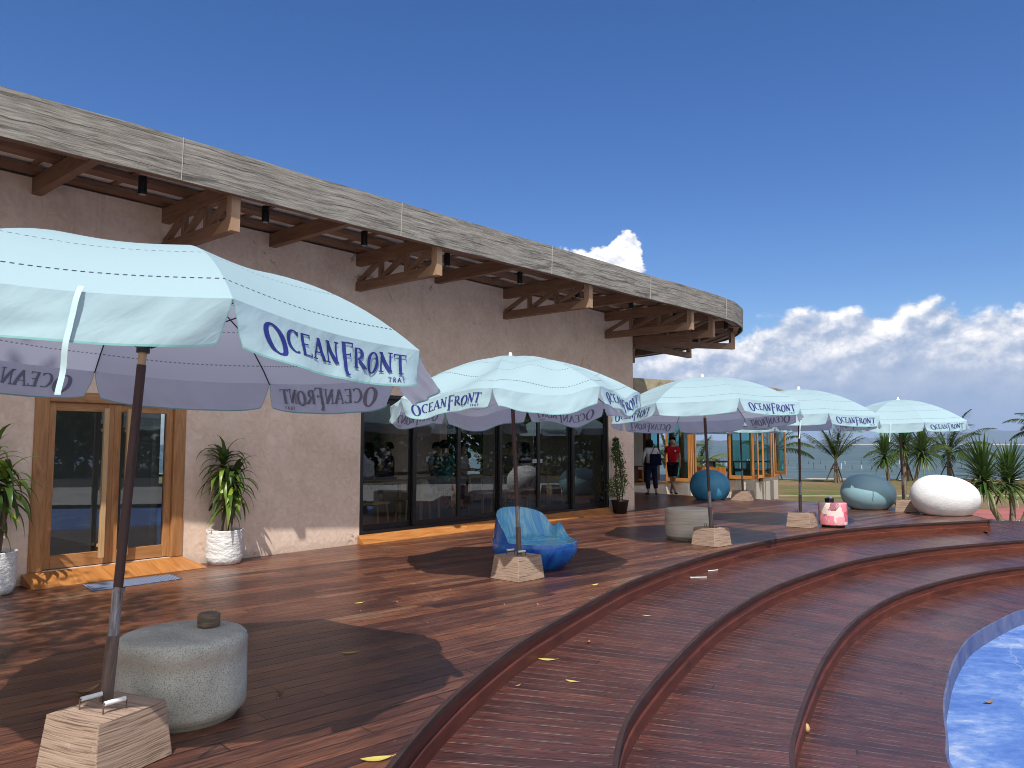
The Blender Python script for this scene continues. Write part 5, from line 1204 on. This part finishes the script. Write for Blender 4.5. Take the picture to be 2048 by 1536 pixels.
sb(color=n_.mix(n_.m('LESS_THAN', n_.m('FRACT', n_.m('MULTIPLY', z_, 8.5)), .5), (.62, .5, .55), (.02, .015, .06))); C_['stripe'] = m_
# woman in a white blouse turned away, looking at her phone
wr_, J_ = person('woman with bobbed black hair, white blouse and navy trousers, seen from behind', (4.28, 23.75, 0), R(12), dict(hd=(-.045, .045, 1.56), ht=(-.06, .04, 1.635), chin=(-.03, .10, 1.51), nose=(-.045, .135, 1.55), nk=(-.02, .02, 1.50), eR=(.25, .0, 1.15), wR=(.19, .20, 1.27), eL=(-.26, .0, 1.14), wL=(-.20, .16, .98), kL=(-.13, 0, .49), kR=(.12, .02, .49), aL=(-.11, -.02, .09), aR=(.14, -.02, .09), tL=(-.16, .11, .04), tR=(.20, .11, .04)), C_['white'], C_['navy'], 'bob', True, s=1.0)
tb = MB()
def bag(i, j):
    a = 2 * math.pi * i; w = .165 + .02 * (1 - j); return ORG[wr_.name] + Vector((.10 + w * math.cos(a) * (1 if abs(math.cos(a)) < 1 else 1), -.165 + .045 * math.sin(a), .92 + .34 * j))
tb.grid(bag, 24, 4); tb.add([bag(i / 24, 0) for i in range(24)], [tuple(range(24))]); tb.add([bag(i / 24, 1) for i in range(24)], [tuple(range(24))])
tb.tube([ORG[wr_.name] + Vector(p) for p in ((-.03, -.17, 1.25), (.04, -.15, 1.40), (.10, -.02, 1.485), (.14, .06, 1.40), (.22, -.10, 1.25))], .011, 6)
bg_ = tb.build('shoulder_bag', cloth('bag_navy', (.008, .010, .035))); tag(bg_, 'dark navy shoulder bag hanging on the back of the woman in white', 'bag')
ph_ = MB(); ph_.box(ORG[wr_.name] + Vector((.165, .275, 1.33)), .075, .012, .15, .3); tag(ph_.build('phone', M['black']), 'dark phone held up by the woman in the white blouse', 'phone')
# man in a red shirt stepping towards the terrace
mr_, J2 = person('man in a red T-shirt and black shorts stepping across the terrace with his head lowered', (5.02, 24.15, 0), R(170), dict(hd=(.0, .055, 1.59), ht=(0, .045, 1.665), chin=(0, .115, 1.53), nose=(0, .15, 1.575), wR=(.23, -.10, .93), eR=(.235, -.08, 1.15), wL=(-.21, -.04, .90), eL=(-.21, -.05, 1.13), kL=(-.04, .10, .50), aL=(.06, -.06, .10), tL=(.05, .10, .05), kR=(.05, .03, .49), aR=(-.06, .14, .09), tR=(-.10, .30, .04)), C_['red'], C_['black'], 'short', False, True, s=1.03)
lg = MB(); lg.lathe([(0, 0), (.033, 0), (.033, .004), (0, .004)], (0, 0, 0), 20); e_ = lg.build('shirt_badge', C_['white']); e_.parent = mr_; e_.location = (-.075, .132, 1.31); e_.rotation_euler = (R(-90), 0, 0)

# ---------------------------------------------------------------- dining room seen through the glass
def dtable(label, s0, s1, o, z=.88, w=.75, fl_=.12):
    c = L((s0 + s1) / 2, o, 0); root = empty('dining_table', (c.x, c.y, fl_), label, 'table', 'dining tables behind the glass')
    g = MB(); fbox(g, s0, s1, o - w / 2, o + w / 2, z - .035, z); bevel(g.build('table_top', M['lightwood'], root), .006)
    for a in (s0 + .08, s1 - .08):
        for b in (-w / 2 + .07, w / 2 - .07):
            g = MB(); g.bar(L(a, o + b, fl_), L(a + (.04 if a < c.x else 0), o + b, z - .036), .05, .05, up=FD); g.build('leg', M['lightwood'], root)
dtable('wooden table behind the left glass doors', 2.9, 4.9, -1.35); dtable('long wooden table in the middle of the dining room', 5.6, 9.3, -1.75)
dtable('wooden table deep in the dining room', 5.0, 8.6, -4.2)
def dchair(s, o, ry, label):
    c = L(s, o, .12); root = empty('dining_chair', tuple(c), label, 'chair', 'pale wood chairs in the dining room'); mb = MB; Rz = Matrix.Rotation(ry, 3, 'Z')
    P_ = lambda x, y, z: c + Rz @ Vector((x, y, z))
    g = mb(); g.lathe([(0, .425), (.20, .425), (.225, .44), (.215, .468), (0, .475)], tuple(c), 24); g.build('seat', M['white'], root)
    for x_, y_ in ((-.17, -.17), (.17, -.17), (-.17, .17), (.17, .17)):
        g = mb(); g.tube([P_(x_ * 1.25, y_ * 1.25, 0), P_(x_, y_, .43)] + ([P_(x_ * 1.05, y_ * 1.15, .78)] if y_ < 0 else []), [.013, .018] + ([.014] if y_ < 0 else []), 8); g.build('leg', M['lightwood'], root)
    g = mb(); g.tube([P_(-.23, -.13, .74), P_(-.19, -.22, .79), P_(0, -.26, .80), P_(.19, -.22, .79), P_(.23, -.13, .74)], .024, 8); g.build('backrest', M['lightwood'], root)
FAC = math.atan2(FD.y, FD.x)
for k, (s, o) in enumerate(((6.55, -1.05), (7.25, -1.05), (8.05, -1.05), (8.85, -1.05))):
    dchair(s, o, FAC + math.pi / 1.0, ('first', 'second', 'third', 'fourth')[k] + ' pale wooden chair along the near side of the long dining table')
def stool(s, o, lab):
    c = L(s, o, .12); root = empty('wooden_stool', tuple(c), lab, 'stool', 'wooden benches in the dining room'); g = MB(); fbox(g, s - .32, s + .32, o - .16, o + .16, .53, .57); g.build('seat', M['lightwood'], root)
    for a in (-.27, .27):
        for b in (-.12, .12): g = MB(); g.bar(L(s + a * 1.15, o + b * 1.2, .12), L(s + a, o + b, .53), .035, .035, up=FD); g.build('leg', M['lightwood'], root)
stool(3.35, -.75, 'wooden stool at the left dining table near the frame'); stool(4.35, -.75, 'wooden stool at the left dining table near the seated man in teal')
SIT = dict(kL=(-.12, .40, .93), kR=(.12, .40, .93), aL=(-.12, .38, .50), aR=(.12, .38, .50), tL=(-.12, .52, .46), tR=(.12, .52, .46), eL=(-.24, .06, 1.14), eR=(.24, .06, 1.14), wL=(-.16, .30, 1.14), wR=(.16, .30, 1.14))
def seated(s, o, ang, top, lab, hair='short', sc=1.0, lean=0.0):
    c = L(s, o, .12 + .57 - .86 * sc + 0.02); p = dict(SIT)
    person(lab, tuple(c), FAC + ang, p, top, C_['navy'], hair, s=sc, group=None)
seated(5.55, -1.15, -R(80), C_['teal'], 'person in a teal T-shirt with hair in a bun, seated by the glass', 'bun', 1.04)
seated(6.5, -2.35, math.pi, C_['pale'], 'man with short hair in a pale blue shirt, facing the glass across the table')
seated(7.3, -2.35, math.pi + .3, C_['white'], 'person in a white shirt, facing the glass across the long table', 'bob')
seated(8.02, -1.12, R(15), C_['stripe'], 'person in a purple and white striped top, seated with back to the glass', 'bob')
seated(8.95, -2.35, math.pi - .3, C_['grey'], 'person in a grey shirt at the far end of the long table')
seated(5.6, -3.5, R(-60), C_['black'], 'person in black at the table deep in the dining room', 'long')
seated(6.2, -3.55, R(60), C_['purple'], 'person in a dark purple top at the table deep in the dining room')

# ---------------------------------------------------------------- seaside pavilion
P0, P1, P2, P3 = Vector((3.6, 25.05, 0)), Vector((8.25, 29.2, 0)), Vector((9.3, 29.9, 0)), Vector((11.3, 32.9, 0))
pav = empty('seaside_pavilion', (6, 27.5, 0), 'low pavilion with white plinth, open folding teak windows and a stone parapet roof', 'building')
g = MB()
for a, b in ((P0, P1), (P1, P2), (P2, P3)):
    d = (b - a).normalized(); nrm = Vector((d.y, -d.x, 0)); zc = -.25; g.bar(a - nrm * .1 + Vector((0, 0, zc)), b - nrm * .1 + Vector((0, 0, zc)), .2, .98)
g.box((P1 + Vector((.15, -.12, -.26))), .42, .30, .96, R(42)); g.build('plinth', M['plaster_white'], pav)
g = MB()
for a, b in ((P0, P1), (P1, P2), (P2, P3)):
    d = (b - a).normalized(); nrm = Vector((d.y, -d.x, 0)); g.bar(a - nrm * .08 + Vector((0, 0, .262)), b - nrm * .08 + Vector((0, 0, .262)), .30, .045)
bevel(g.build('sill', M['teak_orange'], pav), .006)
g = MB()
for a, b in ((P0, P1), (P1, P2), (P2, P3)): g.bar(a + Vector((0, 0, 2.72)), b + Vector((0, 0, 2.72)), .2, .22)
for q in (P0 + (P1 - P0) * .02, P0 + (P1 - P0) * .42, P1, P2, P3): g.box(q + Vector((0, 0, 1.5)), .14, .14, 2.42, R(42))
g.build('window_frame', M['teak_orange'], pav)
B0, B3 = P0 + Vector((-4.5, 5.4, 0)), P3 + Vector((-4.5, 5.4, 0))
rp_ = [P0 + Vector((-1.2, -1.0, 0)), P1 + Vector((.55, -.55, 0)), P2 + Vector((.7, -.4, 0)), P3 + Vector((.8, 0, 0)), B3 + Vector((0, .6, 0)), B0 + Vector((-.6, 0, 0))]
g = MB(); 
for z in (2.84, 3.18): g.add([Vector((p.x, p.y, z)) for p in rp_], [tuple(range(6))] if z > 3 else [tuple(reversed(range(6)))])
g.build('roof', M['soffit'], pav)
g = MB()
for a, b in zip(rp_, rp_[1:] + rp_[:1]): g.bar(a + Vector((0, 0, 3.28)), b + Vector((0, 0, 3.28)), .16, .90)
m_, n_, b_, sb = mat('rough_stone_parapet', rough=.9); p_ = worldco(n_); vv = n_.noise(p_, 3.0, 7.0, .7, .8)
sb(color=n_.ramp(vv, [(.3, (.16, .13, .09)), (.5, (.34, .29, .20)), (.7, (.46, .41, .30))]), normal=n_.bump(vv, .8, .03)); g.build('parapet', m_, pav)
fo = fill_poly([(p.x, p.y) for p in (P0, P1, P2, P3, B3, B0)], 0.10, 'floor', M['inner_floor'], kind=None); fo.parent = pav; fo.location = -pav.location
g = MB(); g.bar(P0 + Vector((.35, 2.7, 1.4)), P0 + Vector((1.35, 3.6, 1.4)), .12, 2.9); g.bar(P0 + Vector((-.6, .5, 1.4)), P0 + Vector((.35, 2.7, 1.4)), .12, 2.9); g.build('inner_wall', M['inner'], pav)
for k, t in enumerate((0.0, .25, .5, .75, 1.0)):
    q = B0.lerp(B3, t); g = MB(); g.box(q + Vector((0, 0, 1.4)), .16, .16, 2.8, R(50)); g.build('post', M['darktable'], pav)
def leaf(a, b, z0, z1, mt='teak_orange', lab=None, w=.075):
    a, b = Vector((*a, 0)), Vector((*b, 0)); d = (b - a).normalized(); g = MB(); Z = lambda p, z: p + Vector((0, 0, z))
    g.bar(Z(a + d * w / 2, z0), Z(a + d * w / 2, z1), .045, w, up=d); g.bar(Z(b - d * w / 2, z0), Z(b - d * w / 2, z1), .045, w, up=d)
    g.bar(Z(a + d * w, z0 + .06), Z(b - d * w, z0 + .06), .043, .12); g.bar(Z(a + d * w, z1 - .05), Z(b - d * w, z1 - .05), .043, .10)
    o = g.build('window_leaf', M[mt], pav); bevel(o, .004, 1)
    g = MB(); g.add([Z(a + d * w, z0 + .12), Z(b - d * w, z0 + .12), Z(b - d * w, z1 - .10), Z(a + d * w, z1 - .10)], [(0, 1, 2, 3)]); g.build('pane', M['teal_glass'], o)
leaf((5.28, 26.5), (5.98, 25.95), .30, 2.6); leaf((6.06, 26.10), (5.80, 26.75), .30, 2.6); leaf((6.16, 26.25), (5.95, 26.85), .30, 2.6); leaf((6.28, 26.38), (6.10, 26.95), .30, 2.6)
leaf((8.08, 28.75), (8.80, 28.10), .29, 2.6); leaf((8.95, 29.0), (9.02, 28.30), .29, 2.6); leaf((9.02, 29.05), (9.50, 29.15), .29, 2.6)
leaf((9.95, 30.6), (10.05, 29.9), .29, 2.6); leaf((10.25, 31.0), (10.2, 30.1), .29, 2.6); leaf((10.62, 31.2), (10.85, 30.6), .36, 2.6); leaf((4.75, 26.9), (5.20, 27.3), .30, 2.6, 'darktable')
g = MB(); g.bar(P0 + Vector((.9, .95, .28)), P0 + Vector((.9, .95, 2.7)), .12, .12, up=FD); g.build('post', M['darktable'], pav)
rt = empty('pavilion_table', (9.2, 31.4, .1), 'long dark table inside the pavilion, outlined against the sea', 'table')
g = MB(); g.bar((7.6, 31.2, .86), (10.2, 31.6, .86), .9, .05); g.build('table_top', M['darktable'], rt)
for q in ((8.1, 31.28), (8.9, 31.4), (9.7, 31.52)): g = MB(); g.box((q[0], q[1], .47), .14, .5, .74, .15, .8); g.build('leg', M['darktable'], rt)
for dy, lb in ((-.95, 'near'), (.95, 'far')):
    rt = empty('pavilion_bench', (8.9, 31.4 + dy, .1), 'dark bench on the %s side of the pavilion table' % lb, 'bench', 'dark benches in the pavilion')
    g = MB(); g.bar((7.7, 31.2 + dy, .52), (10.1, 31.58 + dy, .52), .32, .05); g.build('seat', M['darktable'], rt)
    for xx in (8.0, 9.8): g = MB(); g.box((xx, 31.24 + dy + (xx - 8) * .16, .30), .10, .28, .40, .15); g.build('leg', M['darktable'], rt)
def crate_chair(x, y, rz, lab):
    rt = empty('box_armchair', (x, y, .1), lab, 'chair', 'boxy teak armchairs in the pavilion'); c, s_ = math.cos(rz), math.sin(rz); Q = lambda a, b: (x + a * c - b * s_, y + a * s_ + b * c)
    for a, nm in ((-.32, 'side_panel'), (.32, 'side_panel')): g = MB(); g.box((*Q(a, 0), .40), .045, .62, .60, rz); g.build(nm, M['teak_orange'], rt)
    g = MB(); g.box((*Q(0, 0), .36), .595, .6, .06, rz); g.build('seat', M['teak_orange'], rt); g = MB(); g.box((*Q(0, .28), .56), .595, .045, .36, rz); g.build('backrest', M['teak_orange'], rt)
crate_chair(7.55, 29.0, R(35), 'boxy teak armchair just inside the open pavilion window'); crate_chair(6.75, 28.8, R(35), 'boxy teak armchair behind the round blue pod, inside the pavilion')
crate_chair(4.0, 26.3, R(40), 'boxy teak armchair in the shade behind the woman in white')
rt = empty('side_table', (3.95, 25.9, .0), 'small shaded table with bottles behind the woman in white', 'table')
g = MB(); g.box((3.95, 25.9, .82), .9, .5, .04, R(42)); g.build('table_top', M['darktable'], rt); g = MB(); g.box((3.95, 25.9, .44), .5, .3, .72, R(42)); g.build('leg', M['darktable'], rt)
for k, (dx, dy) in enumerate(((-.12, 0), (.02, .08), (.1, -.02))):
    g = MB(); g.lathe([(0, 0), (.03, 0), (.03, .12), (.012, .16), (.012, .2), (0, .2)], (3.95 + dx, 25.9 + dy, .842), 12); tag(g.build('bottle', M['wrap']), 'small bottle standing on the shaded side table', 'bottle', 'bottles on the shaded side table')

# ---------------------------------------------------------------- hedge, sea stakes, grass tuft, plaza things
rr = random.Random(3); g = MB()
for k in range(20000):
    yy = rr.uniform(-32, 44); xx = 43 + rr.gauss(0, .9) + 2 * mnoise.noise(Vector((yy * .2, 0, 0))); hh = 5.4 + 2.2 * mnoise.noise(Vector((yy * .35, 5, 0)))
    quadleaf(g, Vector((xx, yy, -.75 + hh * rr.random() ** .7)), .55, rr.random(), rr, .8)
tag(g.build('hedge', M['leaf_tree']), 'long dense hedge added beyond the car park to darken the reflections in the glass', 'hedge', kind='stuff')  # leaf mass added to keep the bright lawn out of the reflections
rr = random.Random(77); stake = None
for row, (y0, xa, xb, nn) in enumerate(((86, 20.5, 27, 22), (93, 21, 29, 16), (88, 30, 62, 30), (110, 36, 74, 14))):
    for k in range(nn):
        xx = xa + (xb - xa) * (k + rr.uniform(-.35, .35)) / nn; h = rr.uniform(.8, 1.3) if row < 2 else rr.uniform(.4, .85)
        g = MB(); g.tube([(xx, y0, -1.6), (xx + rr.uniform(-.08, .08), y0, -1.25 + h)], .038 if row > 1 else .032, 5)
        single(g, 'sea_stake', M['whitepipe'] if rr.random() < .15 else M['barkdark'], 'thin stake standing in the shallow sea in a row of stakes', 'stake', 'stakes in the shallow sea')
g = MB(); rr = random.Random(9)
for k in range(260):
    a = rr.random() * 6.28; p = (10.3 + rr.gauss(0, .38), 26.8 + rr.gauss(0, .35), -.75)
    blade(g, p, (math.cos(a) * .5, math.sin(a) * .5, 1), rr.uniform(.45, .95), .03, 2.0, rr.random(), 4, .2)
tag(g.build('tall_grass', M['leaf_shrub']), 'tuft of tall grass at the foot of the white pavilion plinth', 'grass', kind='stuff')

# van mirrored in the glass
vx, vy = 33.0, 9.5; van = empty('white_van', (vx, vy, -.73), 'white passenger van parked beyond the plaza, mirrored in the glass doors', 'van')
g = MB(); prof_ = [(-2.6, .45), (-2.62, 1.2), (-2.45, 2.2), (-2.2, 2.32), (1.5, 2.32), (1.75, 2.2), (2.35, 1.35), (2.7, 1.15), (2.75, .5), (2.6, .42), (-2.5, .42)]
vs = [Vector((vx + sx * .92 * (1 if z < 1.4 else .9), vy + a, -.73 + z)) for sx in (-1, 1) for a, z in prof_]; n = len(prof_)
g.add(vs, [tuple(range(n)), tuple(reversed(range(n, 2 * n)))] + [(i, (i + 1) % n + 0, n + (i + 1) % n, n + i) for i in range(n)]); bevel(g.build('body', M['white'], van), .06, 3)
for a0, a1 in ((-2.2, -1.2), (-1.1, -.1), (0.0, .9), (1.0, 1.85)):
    g = MB(); g.box((vx - .915, vy + (a0 + a1) / 2, -.73 + 1.68), .04, a1 - a0, .6); g.build('window', M['darkmetal'], van)
for a in (-1.7, 1.75):
    for sx in (-1, 1): g = MB(); g.tube([(vx + sx * .75, vy + a, -.73 + .34), (vx + sx * .95, vy + a, -.73 + .34)], .34, 24, smooth=False); g.build('wheel', M['black'], van)

# ---------------------------------------------------------------- fallen leaves and litter
def fallen(p, ln, u, rz, m_='leaf_yellow', lab='', curl=.25):
    g = MB(); c, s_ = math.cos(rz), math.sin(rz)
    def f(i, j):
        x_ = (i - .5) * ln; w = ln * .40 * math.sin(math.pi * min(.99, i * .96 + .02)) ** .8; y_ = (j - .5) * w
        z_ = .004 + curl * ln * ((2 * i - 1) ** 2) * .5 + abs(j - .5) * w * .35 * curl * 3
        return Vector((p[0] + x_ * c - y_ * s_, p[1] + x_ * s_ + y_ * c, p[2] + z_))
    g.grid(f, 12, 4, uvfn=lambda i, j: (u, i)); g.tube([f(1, .5), f(1, .5) + Vector((c * ln * .15, s_ * ln * .15, .004))], .002, 4)
    o = single(g, 'fallen_leaf', M[m_], lab, 'leaf', 'fallen leaves on the boards')
LV = [(-.67, 3.92, 0, .15, .5, .25, 'y', 'large yellow leaf near the bottom edge of the terrace'), (.29, 6.52, -.23, .145, .8, -.15, 'y', 'big yellow leaf lying against the riser on the upper step'),
      (.45, 5.94, -.23, .10, .6, -.5, 'y', 'yellow leaf in the middle of the upper step'), (.04, 5.82, -.23, .06, .5, .7, 'b', 'small curled brown leaf on the upper step'),
      (.69, 7.08, -.23, .07, .3, 1.2, 'b', 'upright curled tan leaf on the upper step'), (1.4, 8.17, -.23, .09, .7, -.2, 'y', 'small yellow leaf farther along the upper step'),
      (-1.21, 5.86, 0, .11, .2, .2, 'y', 'olive yellow leaf in the shade of the near parasol'), (-1.45, 4.95, 0, .085, .1, 1.2, 'b', 'crumpled olive leaf beside the speckled drum'),
      (-1.5, 7.66, 0, .10, .8, .6, 'y', 'yellow leaf between the door and the blue chair'), (-1.1, 8.66, 0, .07, .8, .2, 'b', 'pale brown leaf near the glass doors'),
      (.91, 8.63, 0, .12, .9, .9, 'y', 'bright yellow leaf near the edge, right of the blue chair'), (1.98, 10.74, 0, .08, .5, .4, 'b', 'small tan leaf before the third parasol'),
      (-2.66, 4.93, 0, .16, .4, .9, 'b', 'long brown leaf beside the foot of the near parasol'), (4.49, 7.46, -.884, .11, .4, .3, 'b', 'dry brown leaf on the blue painted floor')]
for (x, y, z, ln, u, rz, kd, lb) in LV: fallen((x, y, z), ln, u, rz, 'leaf_yellow' if kd == 'y' else 'leaf_brown', lb, .13 if kd == 'y' else .45)
g = MB(); g.lathe([(0, 0), (.02, .004), (.026, .03), (.016, .06), (0, .07)], (2.30, 6.20, -.689), 14, fn=lambda a, z: 1 + .4 * mnoise.noise(Vector((math.cos(a) * 3, math.sin(a) * 3, z * 30))))
single(g, 'pale_pebble', M['lightwood'], 'pale stone lying against the riser on the lower step', 'stone')
for k, (x, y, rz) in enumerate(((2.5, 10.47, .1), (2.82, 11.02, .5))):
    g = MB(); d = Vector((math.cos(rz), math.sin(rz), 0)) * .11; c = Vector((x, y, -.222)); g.tube([c - d, c + d], .007, 6); g.tube([c - d + Vector((-.0, .02, 0)), c - d - Vector((0, .02, 0))], .007, 6)
    single(g, 'white_wire', M['whitepipe'], ('nearer' if k == 0 else 'farther') + ' short white wire lying on the upper step below the third parasol', 'wire')
# specks of grit scattered on the boards
rr = random.Random(15); g = MB()
for k in range(120):
    t = rr.random(); x = rr.uniform(-3, 3.5); y = rr.uniform(3.6, 12)
    z = 0.0015
    i = min(range(0, 151, 3), key=lambda q: (E1[q].x - x) ** 2 + (E1[q].y - y) ** 2); e = E1[i]
    if x > e.x - .1: continue
    if (Vector((x, y, 0)) - FA).dot(FN) < .1: continue
    r_ = rr.uniform(.002, .006); g.add([Vector((x - r_, y, z)), Vector((x, y - r_, z)), Vector((x + r_, y, z)), Vector((x, y + r_, z)), Vector((x, y, z + r_))], [(0, 1, 4), (1, 2, 4), (2, 3, 4), (3, 0, 4)])
tag(g.build('grit', M['blockedge']), 'pale specks of grit scattered over the terrace boards', 'grit', kind='stuff')

# ---------------------------------------------------------------- sea air that turns the far shore blue
g = MB(); g.add([Vector((x, y, z)) for x in (-15000, 22000) for y in (-300, 19000) for z in (-2.6, 460)], [(0, 1, 3, 2), (4, 6, 7, 5), (0, 4, 5, 1), (2, 3, 7, 6), (0, 2, 6, 4), (1, 5, 7, 3)])
hm = bpy.data.materials.new('sea_air'); hm.use_nodes = True; hn = NT(hm.node_tree); hm.node_tree.nodes.clear()
pv = hn.nd('ShaderNodeVolumePrincipled', {'Color': (0.52, 0.68, 0.95, 1), 'Density': 0.00006, 'Anisotropy': 0.0}); ho = hn.nd('ShaderNodeOutputMaterial', {'Volume': pv.outputs[0]})
hz = g.build('haze', hm); hz['kind'] = 'stuff'; tag(hz, 'thin blue sea haze over the far shore')
